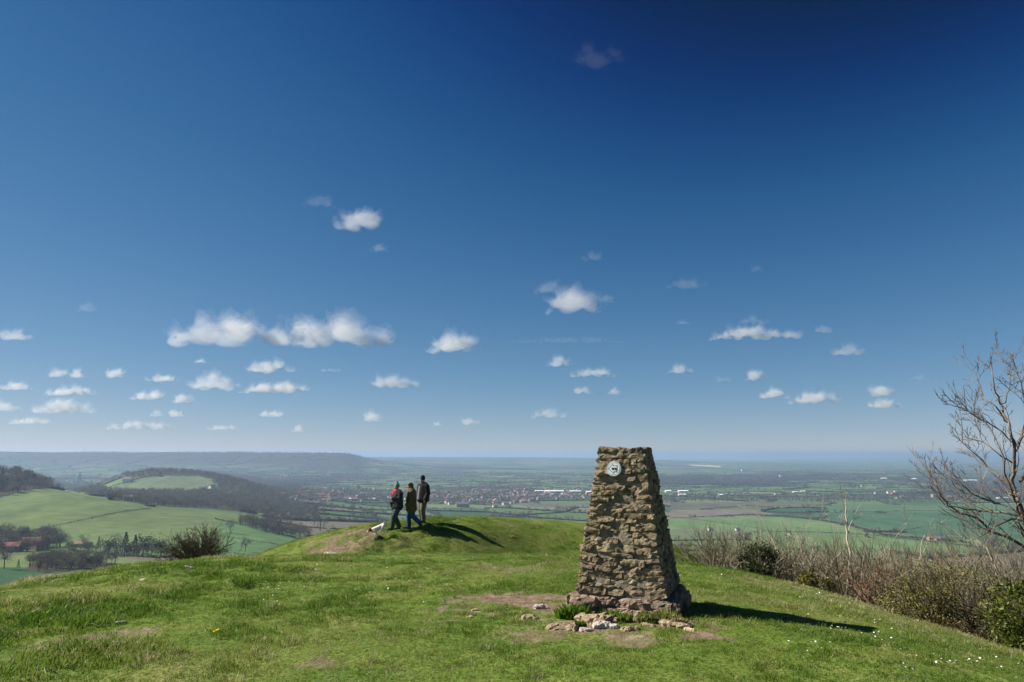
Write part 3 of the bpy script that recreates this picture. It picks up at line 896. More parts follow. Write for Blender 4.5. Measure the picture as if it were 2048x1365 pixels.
# taller tufts round the pillar foot: each one a thing
M_TALL = leaf_mat('tall_grass', [(0, (.07, .17, .008)), (.5, (.12, .22, .02)), (.8, (.25, .25, .07)), (1, (.42, .34, .16))], 'tint', 'GEOMETRY', .45)
TUFTS = [(1144, 1238, 60, 25, .3, 'bright green grass tuft at the lit corner of the pillar plinth'),
         (1222, 1243, 50, 18, .3, 'low green grass tuft behind the tan bedrock hump'),
         (1250, 1246, 30, 16, .55, 'olive grass tuft at the middle of the pillar foot'),
         (1292, 1246, 34, 17, .75, 'yellowing grass tuft under the plinth right of its middle'),
         (1335, 1247, 44, 22, .7, 'yellow-green grass tuft at the plinth corner beside the shadow'),
         (1160, 1252, 22, 9, .4, 'small grass tuft between the flat slab and the bedrock hump'),
         (1350, 1250, 50, 16, .95, 'straw coloured dead grass in front of the shadow side of the pillar')]
for k, (px, py, w, h, tt, lab) in enumerate(TUFTS):
    p = ground_at(px, py); s = p[1] / FPX
    r = np.random.default_rng(700 + k)
    V, F, A = [], [], []
    for q in range(420):
        a, rad = r.uniform(0, 6.283), math.sqrt(r.uniform()) * w * s / 2
        bx, by = rad * math.cos(a), rad * math.sin(a) * .6
        hh = h * s * r.uniform(.55, 1.3) * (1 - .45 * (rad / (w * s / 2)) ** 2)
        d = r.uniform(0, 6.283); le = hh * r.uniform(.1, .8); ww = .0042
        t = r.uniform(0, 6.283); ux, uy = math.cos(t) * ww, math.sin(t) * ww
        i = len(V)
        gz = float(0)
        V += [(bx - ux, by - uy, gz - .02), (bx + ux, by + uy, gz - .02), (bx + .4 * le * math.cos(d), by + .4 * le * math.sin(d), hh * .65), (bx + le * math.cos(d), by + le * math.sin(d), hh)]
        F += [(i, i + 1, i + 2), (i + 2, i + 1, i + 3)]
        A += [min(1, max(0, tt + r.normal(0, .12)))] * 4
    me = mesh_np('grass_tuft', np.array(V), np.array(F), [M_TALL]); set_attr(me, 'tint', np.array(A))
    tag(link('grass_tuft', me, None, p), lab, 'grass tuft', 'grass tufts round the pillar')

# ------------------------------------------------------------------ walkers and dog
def ball_mesh(name, caps, voxel, mat, smooth_it=6):
    """closed surface grown round tapering limbs: caps = (p0, p1, r0, r1[, squash])"""
    bm = bmesh.new()
    ico = bmesh.new(); bmesh.ops.create_icosphere(ico, subdivisions=2, radius=1.0)
    base = [v.co.copy() for v in ico.verts]; faces = [[v.index for v in f.verts] for f in ico.faces]
    ico.free()
    for c in caps:
        p0, p1, r0, r1 = Vector(c[0]), Vector(c[1]), c[2], c[3]
        sq = c[4] if len(c) > 4 else (1, 1, 1)
        L_ = (p1 - p0).length
        n = max(1, int(L_ / (0.45 * max(min(r0, r1), .004))) + 1)
        for k in range(n + 1 if L_ > 1e-6 else 1):
            t = k / n if L_ > 1e-6 else 0
            p = p0.lerp(p1, t); r = r0 + (r1 - r0) * t
            vs = [bm.verts.new(p + Vector((b.x * r * sq[0], b.y * r * sq[1], b.z * r * sq[2]))) for b in base]
            for f in faces: bm.faces.new([vs[i] for i in f])
    me = bpy.data.meshes.new(name); bm.to_mesh(me); bm.free()
    o = bpy.data.objects.new(name, me); COL.objects.link(o)
    md = o.modifiers.new('remesh', 'REMESH'); md.mode = 'VOXEL'; md.voxel_size = voxel; md.use_smooth_shade = True
    ms = o.modifiers.new('smooth', 'SMOOTH'); ms.iterations = smooth_it; ms.factor = .5
    dg = bpy.context.evaluated_depsgraph_get()
    me2 = bpy.data.meshes.new_from_object(o.evaluated_get(dg))
    o.modifiers.clear(); o.data = me2; me2.name = name; bpy.data.meshes.remove(me)
    me2.materials.clear(); me2.materials.append(mat)
    me2.polygons.foreach_set('use_smooth', [True] * len(me2.polygons))
    return o

def hand(w, d, up, side, s):
    """palm and five curled fingers: wrist point, direction, bend direction, thumb side"""
    w, d, up, side = Vector(w), Vector(d).normalized(), Vector(up).normalized(), Vector(side).normalized()
    c = [(w, w + d * .075 * s, .024 * s, .033 * s)]
    lat = d.cross(up).normalized()
    k = w + d * .08 * s
    for i, (o, ln) in enumerate(((-.028, .062), (-.0095, .072), (.0095, .067), (.027, .052))):
        a = k + lat * o * s; b = a + (d * .8 + up * .3).normalized() * ln * .5 * s; e = b + (d * .35 + up * .9).normalized() * ln * .5 * s
        c += [(a, b, .0095 * s, .009 * s), (b, e, .009 * s, .0075 * s)]
    t0 = w + d * .025 * s + side * .024 * s; t1 = t0 + (side * .7 + d * .8).normalized() * .035 * s; t2 = t1 + (d + up * .4).normalized() * .028 * s
    c += [(t0, t1, .011 * s, .01 * s), (t1, t2, .01 * s, .0085 * s)]
    return c

M_SKIN = simple_mat('skin', (.45, .25, .18), (.40, .21, .15), 12, .55)
def build_person(loc, rz, H, legs, arms, cfg, label):
    """faces +x in its own frame. legs: per side (hip_y, knee, ankle, toe dir); arms: (elbow, wrist) in units of H"""
    s = H
    V_ = lambda x, y, z: (x * s, y * s, z * s)
    hipz, shz = .50, .805
    tilt = cfg.get('lean', 0.0)
    hx = tilt
    head = V_(hx + .02 + cfg.get('head_fwd', 0), 0, .925)
    # --- body
    caps = [(V_(0, 0, .53), V_(hx * .5, 0, .66), .075 * s, .08 * s, (.8, 1.25, 1)), (V_(hx * .5, 0, .66), V_(hx, 0, .79), .08 * s, .075 * s, (.8, 1.4, 1)),
            (V_(hx, -.085, shz), V_(hx, .085, shz), .04 * s, .04 * s), (V_(hx, 0, .80), head, .034 * s, .032 * s),
            (head, (head[0], head[1], head[2] + .012 * s), .052 * s, .052 * s, (1.02, .84, 1.2)), ((head[0] + .012 * s, 0, head[2] - .045 * s), (head[0] + .026 * s, 0, head[2] - .05 * s), .034 * s, .026 * s),
            ((head[0] + .05 * s, 0, head[2] + .012 * s), (head[0] + .066 * s, 0, head[2] - .014 * s), .007 * s, .0105 * s),
            ((head[0] + .045 * s, -.012 * s, head[2] - .036 * s), (head[0] + .045 * s, .012 * s, head[2] - .036 * s), .008 * s, .008 * s)]
    for sy in (-1, 1): caps.append(((head[0] - .004 * s, sy * .045 * s, head[2] - .012 * s), (head[0] - .006 * s, sy * .048 * s, head[2] + .014 * s), .009 * s, .010 * s))
    tro = [(V_(0, -.045, .505), V_(0, .045, .505), .082 * s, .082 * s, (.95, 1, 1))]
    boots = []
    for sy, (kn, an, to) in zip((-1, 1), legs):
        hp = (0, sy * .05, hipz); 
        caps += [(V_(*hp), V_(*kn), .055 * s, .04 * s), (V_(*kn), V_(*an), .038 * s, .025 * s)]
        tw = cfg.get('trouser', 1.0)
        tro += [(V_(*hp), V_(*kn), .066 * s * tw, .050 * s * tw), (V_(*kn), V_(an[0], an[1], an[2] + .015), .049 * s * tw, .042 * s * tw)]
        heel = Vector(V_(*an)) + Vector((-.02 * s, 0, -.022 * s)); toe = heel + Vector(to).normalized() * .125 * s
        boots.append([(heel, toe, .028 * s, .024 * s, (1, 1.1, .9)), (V_(*an), heel, .033 * s, .03 * s)])
    jw = cfg.get('jacket', 1.0); hem = cfg.get('hem', .47)
    jac = [(V_(hx, -.088, shz - .012), V_(hx, .088, shz - .012), .052 * s * jw, .052 * s * jw), (V_(hx, 0, .78), V_(hx * .6, 0, .64), .088 * s * jw, .092 * s * jw, (.88, 1.32, 1)),
           (V_(hx * .6, 0, .64), V_(0, 0, hem + .06), .092 * s * jw, .096 * s * jw, (.9, 1.26, 1)), (V_(0, 0, hem + .06), V_(0, 0, hem + .03), .096 * s * jw, .098 * s * jw, (.9, 1.25, .6)),
           (V_(hx, 0, .82), V_(hx + .01, 0, .85), .052 * s, .048 * s)]
    for sy, (el, wr) in zip((-1, 1), arms):
        sh = (hx, sy * .115, shz - .015)
        caps += [(V_(*sh), V_(*el), .032 * s, .027 * s), (V_(*el), V_(*wr), .026 * s, .019 * s)]
        jac += [(V_(*sh), V_(*el), .050 * s * jw, .043 * s * jw), (V_(*el), V_(*wr), .042 * s * jw, .034 * s * jw)]
        d = Vector(wr) - Vector(el)
        inward = Vector((0, -sy, 0)); 
        caps += hand(V_(*wr), d, Vector((.25, -sy * .8, 0)), (0.6, 0, .7), s / 1.7 * .95)
    body = ball_mesh('person', caps, .0085, M_SKIN, 2)
    body.location = loc; body.rotation_euler = (0, 0, rz)
    tag(body, label, 'person', 'walkers on the mound')
    def child(nm, caps_, vox, mat, it=6):
        o = ball_mesh(nm, caps_, vox, mat, it); o.parent = body; return o
    child('trousers', tro, .014, cfg['tro_mat'])
    for b in boots: child('boot', b, .010, cfg['boot_mat'], 3)
    child('jacket', jac + cfg.get('jac_extra', lambda V: [])(V_), .014, cfg['jac_mat'], 4)
    for nm, fn, mat in cfg['extras']: child(nm, fn(V_, head, s), .010, mat, 3)
    # eyes
    dark = cfg['boot_mat']
    for sy in (-1, 1):
        e = ball_mesh('eye', [((head[0] + .047 * s, sy * .018 * s, head[2] + .006 * s),) * 2 + (.0055 * s, .0055 * s)], .003, dark, 0); e.parent = body
    return body

def cloth(name, a, b, sc=9): return simple_mat(name, a, b, sc, .9, bump=.25, bscale=60)
C_NAVY = cloth('dark_jacket', (.022, .024, .032), (.04, .042, .052))
C_BLACK = cloth('black_jacket', (.018, .016, .017), (.032, .028, .028))
C_OLIVE = cloth('olive_coat', (.085, .062, .026), (.125, .095, .042))
C_GREEN = cloth('green_trousers', (.040, .060, .048), (.062, .084, .066))
C_JEANS = cloth('blue_jeans', (.018, .055, .13), (.03, .085, .19))
C_KHAKI = cloth('khaki_trousers', (.12, .115, .075), (.17, .155, .105))
C_BOOT = cloth('dark_boots', (.015, .014, .014), (.03, .027, .025))
C_RED = cloth('red_scarf', (.40, .02, .05), (.5, .04, .08))
C_TEAL = cloth('teal_wool', (.10, .19, .22), (.17, .27, .30), 40)
C_DARKWOOL = cloth('dark_wool', (.02, .025, .028), (.035, .04, .04), 40)
C_GREY = cloth('grey_shirt', (.16, .14, .17), (.22, .2, .23))
C_STRAP = cloth('strap', (.22, .21, .19), (.3, .29, .26))

def hat(lo, hi, r=.062):
    return lambda V, h, s: [((h[0] - .008 * s, 0, h[2] + lo * s), (h[0] - .010 * s, 0, h[2] + hi * s), r * s, r * .86 * s, (1.02, .9, .8))]
def pom(V, h, s): return [((h[0] - .014 * s, 0, h[2] + .125 * s), (h[0] - .014 * s, 0, h[2] + .13 * s), .022 * s, .022 * s)]
def scarf(V, h, s): return [((h[0] - .005 * s, -.03 * s, h[2] - .078 * s), (h[0] + .02 * s, .03 * s, h[2] - .08 * s), .06 * s, .06 * s), ((h[0] + .06 * s, -.03 * s, h[2] - .09 * s), (h[0] + .085 * s, .02 * s, h[2] - .14 * s), .042 * s, .03 * s)]
def hood(V, h, s):
    return [((h[0] - .022 * s, 0, h[2] + .014 * s), (h[0] - .012 * s, 0, h[2] + .03 * s), .066 * s, .062 * s, (1, .92, 1.1)), ((h[0] - .03 * s, 0, h[2] - .02 * s), (h[0] - .03 * s, 0, h[2] - .09 * s), .058 * s, .055 * s), ((h[0] + .024 * s, -.03 * s, h[2] + .05 * s), (h[0] + .024 * s, .03 * s, h[2] + .05 * s), .024 * s, .024 * s)]
def shirt(V, h, s): return [(V(.092, -.01, .78), V(.118, -.012, .52), .036 * s, .04 * s, (.8, 1.3, 1))]
def strap1(V, h, s):
    pts = [V(.10, .10, .81), V(.132, .04, .72), V(.138, -.04, .63), V(.125, -.11, .56)]
    return [(a, b, .0095 * s, .0095 * s) for a, b in zip(pts[:-1], pts[1:])]
def camera_case(V, h, s): return [(V(.13, -.02, .62), V(.13, .02, .62), .02 * s, .02 * s)]

def feet_on(px, D):
    a = float(ray(px, 1050)[0]); x = a * D
    return np.array([x, D, float(hill(x, D))])
p1 = feet_on(793, 26.5); p2 = feet_on(822, 26.7); p3 = feet_on(845, 27.3)
build_person(p1 + np.array([0, 0, -.01]), math.radians(222), 1.66,
    [((.075, -.055, .275), (.02, -.06, .045), (.9, -.1, .02)), ((.085, .06, .28), (.165, .065, .05), (1, .1, -.1))][::-1] if False else
    [((.005, -.062, .275), (-.115, -.075, .05), (1, -.1, -.15)), ((.115, .05, .285), (.15, .055, .05), (1, .1, .05))],
    [((.02, -.15, .66), (.12, -.07, .585)), ((.03, .16, .665), (.155, .085, .70))],
    dict(jac_mat=C_NAVY, tro_mat=C_GREEN, boot_mat=C_BOOT, hem=.475, jacket=1.5, trouser=1.3,
         extras=[('hat', hat(.045, .075), C_TEAL), ('pompom', pom, C_DARKWOOL), ('scarf', scarf, C_RED), ('strap', strap1, C_STRAP), ('camera_pouch', camera_case, C_NAVY)]),
    'walker in teal bobble hat, red scarf and dark jacket, nearest the dog')
build_person(p2, math.radians(188), 1.70,
    [((.055, -.05, .275), (.045, -.05, .045), (1, 0, 0)), ((-.03, .05, .285), (-.205, .055, .105), (.75, .05, -.65))],
    [((-.01, -.15, .655), (.085, -.12, .545)), ((-.01, .155, .65), (.09, .11, .545))],
    dict(jac_mat=C_OLIVE, tro_mat=C_JEANS, boot_mat=C_BOOT, hem=.40, jacket=1.5, trouser=1.2, lean=.012, head_fwd=.012,
         extras=[('hood', hood, C_OLIVE)]),
    'walker in hooded olive coat and blue jeans between the other two')
build_person(p3, math.radians(228), 1.70,
    [((.02, -.055, .275), (-.03, -.065, .045), (1, -.1, 0)), ((.055, .055, .28), (.03, .07, .045), (1, .2, 0))],
    [((-.015, -.165, .64), (.01, -.165, .51)), ((.0, .165, .645), (.055, .155, .52))],
    dict(jac_mat=C_BLACK, tro_mat=C_KHAKI, boot_mat=C_BOOT, hem=.475, jacket=1.48, trouser=1.3, head_fwd=.012,
         extras=[('beanie', hat(.045, .088, .064), C_DARKWOOL), ('shirt', shirt, C_GREY)]),
    'tall walker in dark beanie, open black jacket and khaki trousers')

def build_dog():
    m, nt, N, L, out = new_mat('dog_coat')
    b = N.new('ShaderNodeBsdfPrincipled'); b.inputs['Roughness'].default_value = .9; b.inputs['Specular IOR Level'].default_value = .1
    tc = N.new('ShaderNodeTexCoord'); sp = N.new('ShaderNodeSeparateXYZ'); L.new(tc.outputs['Object'], sp.inputs[0])
    nz = N.new('ShaderNodeTexNoise'); nz.inputs['Scale'].default_value = 14; L.new(tc.outputs['Object'], nz.inputs['Vector'])
    ad = N.new('ShaderNodeMath'); ad.operation = 'MULTIPLY_ADD'; ad.inputs[1].default_value = .06; L.new(nz.outputs['Fac'], ad.inputs[0]); L.new(sp.outputs['X'], ad.inputs[2])
    r = ramp(N, [(0.0, (.68, .65, .60)), (.255, (.70, .67, .62)), (.268, (.07, .04, .025)), (.365, (.09, .05, .03)), (.378, (.7, .66, .6))])
    r.color_ramp.interpolation = 'LINEAR'
    L.new(ad.outputs[0], r.inputs[0]); L.new(r.outputs[0], b.inputs['Base Color']); L.new(b.outputs[0], out.inputs['Surface'])
    # faces +x; hind paws at rear, trotting downhill
    c = [((-.17, 0, .30), (.02, 0, .285), .078, .085, (1, .85, 1)), ((.02, 0, .285), (.16, 0, .28), .085, .092, (1, .82, 1.05)),
         ((.16, 0, .29), (.27, 0, .335), .072, .052), ((.285, 0, .345), (.30, 0, .345), .058, .055, (1.05, .9, 1)), ((.31, 0, .335), (.395, 0, .315), .038, .024), ((.395, 0, .318), (.405, 0, .318), .018, .014),
         ((-.20, 0, .33), (-.255, 0, .41), .018, .013), ((-.255, 0, .41), (-.27, 0, .47), .013, .007)]
    for sy in (-1, 1):
        c += [((.275, sy * .045, .385), (.29, sy * .062, .335), .02, .011)]
    # front legs: shoulder, elbow, wrist, paw
    for sy, el, wr, pw in ((-1, (.15, .17), (.21, .09), (.235, .015)), (1, (.13, .17), (.10, .10), (.06, .05))):
        y = sy * .05
        c += [((.15, y, .25), (el[0], y, el[1]), .04, .026), ((el[0], y, el[1]), (wr[0], y, wr[1]), .024, .018), ((wr[0], y, wr[1]), (pw[0], y, pw[1]), .017, .017), ((pw[0], y, pw[1]), (pw[0] + .03, y, pw[1]), .018, .015)]
    # hind legs: hip, knee forward, hock back, paw
    for sy, kn, hk, pw in ((-1, (-.11, .18), (-.22, .12), (-.215, .015)), (1, (-.08, .17), (-.13, .10), (-.08, .02))):
        y = sy * .05
        c += [((-.18, y, .28), (kn[0], y, kn[1]), .06, .036), ((kn[0], y, kn[1]), (hk[0], y, hk[1]), .03, .018), ((hk[0], y, hk[1]), (pw[0], y, pw[1]), .017, .017), ((pw[0], y, pw[1]), (pw[0] + .035, y, pw[1]), .018, .015)]
    o = ball_mesh('dog', c, .009, m, 4)
    DD = 25.75
    x = float(ray(764, 1062)[0]) * DD
    zg = float(hill(x, DD))
    o.location = (x, DD, zg + .035)
    zl = float(hill(x - .3, DD))
    o.scale = (1.08,) * 3
    o.rotation_euler = (0, math.atan2(zg - zl, .3), math.radians(184))
    tag(o, 'small white dog with a brown head trotting down the mound', 'dog')
    cl = ball_mesh('collar', [((.235, 0, .33), (.245, 0, .325), .055, .055, (.35, 1.05, 1.1))], .008, C_RED, 2); cl.parent = o
build_dog()

# ------------------------------------------------------------------ bare woody plants near by
def bark_mat(name, a, b, c):
    m, nt, N, L, out = new_mat(name)
    bs = N.new('ShaderNodeBsdfPrincipled'); bs.inputs['Roughness'].default_value = .9; bs.inputs['Specular IOR Level'].default_value = .15
    g = N.new('ShaderNodeNewGeometry')
    nz = N.new('ShaderNodeTexNoise'); nz.inputs['Scale'].default_value = 3.5; nz.inputs['Detail'].default_value = 8
    L.new(g.outputs['Position'], nz.inputs['Vector'])
    r = ramp(N, [(.3, a), (.5, b), (.7, c)]); L.new(nz.outputs['Fac'], r.inputs[0]); L.new(r.outputs[0], bs.inputs['Base Color'])
    L.new(bs.outputs[0], out.inputs['Surface'])
    return m
B_HAW = bark_mat('hawthorn_bark', (.05, .045, .03), (.085, .07, .045), (.12, .10, .06))
B_ASH = bark_mat('tree_bark', (.085, .068, .055), (.145, .12, .095), (.27, .245, .205))
B_PALE = bark_mat('pale_bark', (.24, .20, .15), (.36, .31, .25), (.46, .41, .34))
B_BRUSH = bark_mat('brush_stems', (.13, .10, .07), (.23, .185, .135), (.36, .31, .25))

def grow(segs, p, d, ln, r, depth, rr, cfg, tips=None):
    """recursive branching; p, d Vectors"""
    n = max(2, int(ln / cfg['step']))
    st = ln / n
    r1 = r * cfg['taper']
    pts = [p.copy()]
    for k in range(n):
        t0, t1 = k / n, (k + 1) / n
        d = (d + Vector((rr.gauss(0, 1), rr.gauss(0, 1), rr.gauss(0, 1))) * cfg['wiggle'] + Vector((0, 0, cfg['up'] * (1 if depth > 0 else .4)))).normalized()
        q = p + d * st
        segs.append((p, q, r + (r1 - r) * t0, r + (r1 - r) * t1))
        p = q; pts.append(p.copy())
        if depth > 0 and t1 > cfg['bare'] and rr.random() < cfg['prob']:
            ax = d.cross(Vector((rr.gauss(0, 1), rr.gauss(0, 1), rr.gauss(0, 1))))
            if ax.length > 1e-3:
                nd = (Matrix.Rotation(rr.uniform(*cfg['ang']), 3, ax.normalized()) @ d)
                grow(segs, p.copy(), nd, ln * rr.uniform(*cfg['len']) * (1.15 - .5 * t1), max((r + (r1 - r) * t1) * rr.uniform(.5, .72), cfg['rmin']), depth - 1, rr, cfg, tips)
    if depth > 0:
        for k in range(2):
            ax = d.cross(Vector((rr.gauss(0, 1), rr.gauss(0, 1), rr.gauss(0, 1))))
            if ax.length > 1e-3: grow(segs, p.copy(), Matrix.Rotation(rr.uniform(.15, .6), 3, ax.normalized()) @ d, ln * rr.uniform(.45, .7), max(r1 * .8, cfg['rmin']), depth - 1, rr, cfg, tips)
    elif tips is not None: tips.append(p.copy())

def wood_mesh(name, segs, mat, n=3):
    V, F = tubes(segs, n)
    return mesh_np(name, V, F, [mat], smooth=True)

# hawthorn bush on the brow
def build_bush():
    rr = random.Random(3)
    base = at(398, 1118, 17.0); base[2] -= .22
    root = empty('hawthorn_bush', base)
    tag(root, 'dark bare windswept hawthorn bush on the brow of the slope', 'bush')
    cfg = dict(step=.075, taper=.55, wiggle=.16, up=.035, bare=.15, prob=.72, ang=(.4, 1.1), len=(.42, .66), rmin=.0038)
    stems = []
    for k in range(46):
        a = rr.uniform(0, 6.283); e = rr.uniform(.28, 1.35)
        d = Vector((math.cos(a) * math.cos(e) * 1.2, math.sin(a) * math.cos(e) * .8, math.sin(e))).normalized()
        segs = []
        grow(segs, Vector((rr.uniform(-.16, .16), rr.uniform(-.1, .1), 0)), d, rr.uniform(.9, 1.1) * (.63 - .13 * math.sin(e)), rr.uniform(.013, .024), 3, rr, cfg)
        me = wood_mesh('branch', segs, B_HAW); link('branch', me, root)
build_bush()

# bare tree at the frame edge
def build_edge_tree():
    rr = random.Random(9)
    TD = 10.6
    SX, SY = 0, 4
    base = at(2092 + SX, 1240, TD); base[2] = float(hill(base[0], TD)) - .05
    root = empty('bare_tree', base)
    tag(root, 'tall bare tree with upswept twiggy branches above the scrub', 'tree')
    B = Vector(base)
    def path(pts, r0, r1, D0=TD, jit=.35, name='branch', sub=2, dens=.66):
        P = []
        dd = D0
        for k, (px, py) in enumerate(pts):
            P.append(Vector(at(px + SX, py + SY + max(0, 900 - py) * .05, dd))); dd += rr.uniform(-jit, jit)
        # subdivide smoothly
        Q = []
        for k in range(len(P) - 1):
            a = P[max(k - 1, 0)]; b = P[k]; c = P[k + 1]; e = P[min(k + 2, len(P) - 1)]
            nn = max(2, int((c - b).length / .09))
            for t in np.linspace(0, 1, nn, endpoint=False):
                q = .5 * ((2 * b) + (c - a) * t + (2 * a - 5 * b + 4 * c - e) * t * t + (-a + 3 * b - 3 * c + e) * t ** 3)
                Q.append(q + Vector((rr.gauss(0, .008), rr.gauss(0, .012), rr.gauss(0, .008))))
        Q.append(P[-1])
        segs = []; n = len(Q) - 1
        cfg = dict(step=.075, taper=.6, wiggle=.10, up=.075, bare=.1, prob=.42, ang=(.35, .85), len=(.4, .62), rmin=.0036)
        for k in range(n):
            ra = .82 * (r0 + (r1 - r0) * k / n); rb = .82 * (r0 + (r1 - r0) * (k + 1) / n)
            segs.append((Q[k] - B, Q[k + 1] - B, ra, rb))
            if k > n * .12 and rr.random() < dens:
                d = (Q[k + 1] - Q[k]).normalized()
                ax = d.cross(Vector((rr.gauss(0, .5), rr.gauss(0, 1.2), rr.gauss(0, .5)))).normalized()
                nd = Matrix.Rotation(rr.uniform(.4, .9), 3, ax) @ d
                if nd.z < -.15: nd.z = abs(nd.z)
                grow(segs, Q[k + 1] - B, nd, rr.uniform(.2, .52) * (1.1 - .5 * k / n), max(ra * .42, .0045), sub, rr, cfg)
        for k in range(2):
            d = (Q[-1] - Q[-3]).normalized()
            grow(segs, Q[-1] - B, d, .17, r1, 1, rr, cfg)
        link(name, wood_mesh(name, segs, B_ASH, 5), root)
    path([(2092, 1250), (2075, 1150), (2056, 1060), (2040, 1010), (2026, 965), (2030, 900), (2018, 850), (2000, 800), (1988, 760), (1984, 728)], .062, .008, name='trunk', dens=.4)
    path([(2060, 1065), (2030, 1000), (2012, 950), (2008, 915), (1990, 870), (1968, 838)], .034, .006)
    path([(2082, 1110), (2030, 1078), (1985, 1058), (1955, 1034), (1905, 1014), (1880, 985), (1868, 955), (1850, 932)], .034, .005, jit=.2)
    path([(2050, 1030), (2005, 1020), (1960, 1017), (1920, 1013), (1888, 1000), (1872, 970), (1856, 935)], .024, .004, jit=.2)
    path([(2048, 1022), (2000, 1005), (1955, 990), (1925, 965), (1898, 940), (1890, 925)], .022, .004)
    path([(2030, 975), (2000, 948), (1965, 918), (1940, 895), (1920, 876)], .022, .004)
    path([(2034, 930), (1998, 905), (1965, 880), (1935, 870), (1920, 845)], .018, .004)
    path([(2025, 880), (1992, 850), (1962, 832), (1935, 815)], .016, .004)
    path([(2015, 840), (1990, 805), (1968, 785), (1957, 750), (1955, 728)], .016, .004)
    path([(2030, 900), (2048, 850), (2050, 800), (2040, 750), (2030, 722)], .026, .005)
    path([(2045, 860), (2085, 800), (2110, 750)], .022, .004)
    path([(2040, 960), (2080, 900), (2120, 860), (2150, 800)], .03, .005)
    path([(2070, 1080), (2120, 1030), (2180, 990), (2220, 940)], .03, .005)
    path([(2060, 1050), (2030, 1035), (1990, 1050), (1960, 1070), (1930, 1078), (1905, 1080)], .018, .004)
    path([(2004, 800), (2020, 765), (2018, 735), (2008, 712)], .012, .004)
build_edge_tree()

# saplings with pale stems in the scrub
def sapling(pts, D, r0, label, mat=B_PALE, dens=.35, twig=.45):
    rr = random.Random(int(pts[0][0] * 7 + pts[-1][1]))
    P = [Vector(at(px, py, D + .12 * k)) for k, (px, py) in enumerate(pts)]
    P[0].z = float(hill(P[0].x, P[0].y)) - .05
    B = P[0].copy()
    Q = []
    for k in range(len(P) - 1):
        nn = max(2, int((P[k + 1] - P[k]).length / .1))
        for t in np.linspace(0, 1, nn, endpoint=False): Q.append(P[k].lerp(P[k + 1], t) + Vector((rr.gauss(0, .008), rr.gauss(0, .02), 0)))
    Q.append(P[-1])
    root = empty('sapling', B); tag(root, label, 'sapling', 'bare saplings in the scrub')
    cfg = dict(step=.09, taper=.6, wiggle=.09, up=.05, bare=.15, prob=.35, ang=(.3, .8), len=(.4, .65), rmin=.0032)
    stem, tws = [], []
    n = len(Q) - 1
    for k in range(n):
        ra = max(r0 * (1 - .8 * k / n), .004); rb = max(r0 * (1 - .8 * (k + 1) / n), .004)
        stem.append((Q[k] - B, Q[k + 1] - B, ra, rb))
        if k > n * .35 and rr.random() < dens:
            d = (Q[k + 1] - Q[k]).normalized()
            ax = d.cross(Vector((rr.gauss(0, .4), rr.gauss(0, 1), rr.gauss(0, .4)))).normalized()
            tw = []
            grow(tw, Q[k + 1] - B, Matrix.Rotation(rr.uniform(.4, .9), 3, ax) @ d, rr.uniform(.5, 1.2) * twig, max(ra * .5, .004), 2, rr, cfg)
            tws.append(tw)
    link('stem', wood_mesh('stem', stem, mat, 5), root)
    for tw in tws: link('branch', wood_mesh('branch', tw, mat), root)
sapling([(1688, 1196), (1698, 1165), (1702, 1120), (1695, 1080), (1692, 1045), (1690, 1015), (1695, 985)], 12.2, .035, 'tall pale sapling with a kinked stem standing alone at the turf edge', dens=.3)
sapling([(1580, 1170), (1565, 1135), (1555, 1105), (1540, 1070), (1525, 1040), (1508, 1020)], 13.2, .024, 'leaning pale sapling growing from behind the dark holly')
sapling([(1525, 1140), (1526, 1118), (1524, 1090), (1522, 1060), (1518, 1040)], 13.6, .014, 'thin straight pale stem rising over the dark holly')
sapling([(1642, 1180), (1628, 1150), (1622, 1125), (1626, 1095), (1640, 1075)], 12.8, .018, 'pale forked sapling behind the yellowish gorse')
sapling([(1650, 1178), (1652, 1150), (1668, 1120), (1690, 1098), (1712, 1080)], 12.6, .02, 'knobbly pale sapling leaning towards the tall kinked one')
sapling([(1612, 1172), (1612, 1145), (1605, 1110), (1600, 1085), (1590, 1062)], 13.0, .016, 'upright pale sapling between the holly and the gorse')
sapling([(1805, 1225), (1812, 1180), (1820, 1150), (1838, 1125), (1842, 1095), (1850, 1070)], 11.0, .02, 'pale forked sapling at the start of the budding shrubs')
sapling([(1720, 1200), (1722, 1165), (1724, 1130), (1728, 1110)], 12.0, .013, 'thin pale stem just past the tall kinked sapling')
sapling([(1780, 1190), (1782, 1150), (1778, 1120), (1780, 1090)], 12.5, .015, 'thin pale stem in the reddish brush')
sapling([(2048, 1225), (2030, 1190), (2005, 1165), (1985, 1125), (1970, 1095), (1950, 1075)], 9.4, .022, 'grey sapling leaning out of the bright green shrub')
sapling([(1950, 1230), (1935, 1205), (1920, 1180), (1935, 1160)], 9.9, .012, 'short pale crooked stem in the budding shrubs')

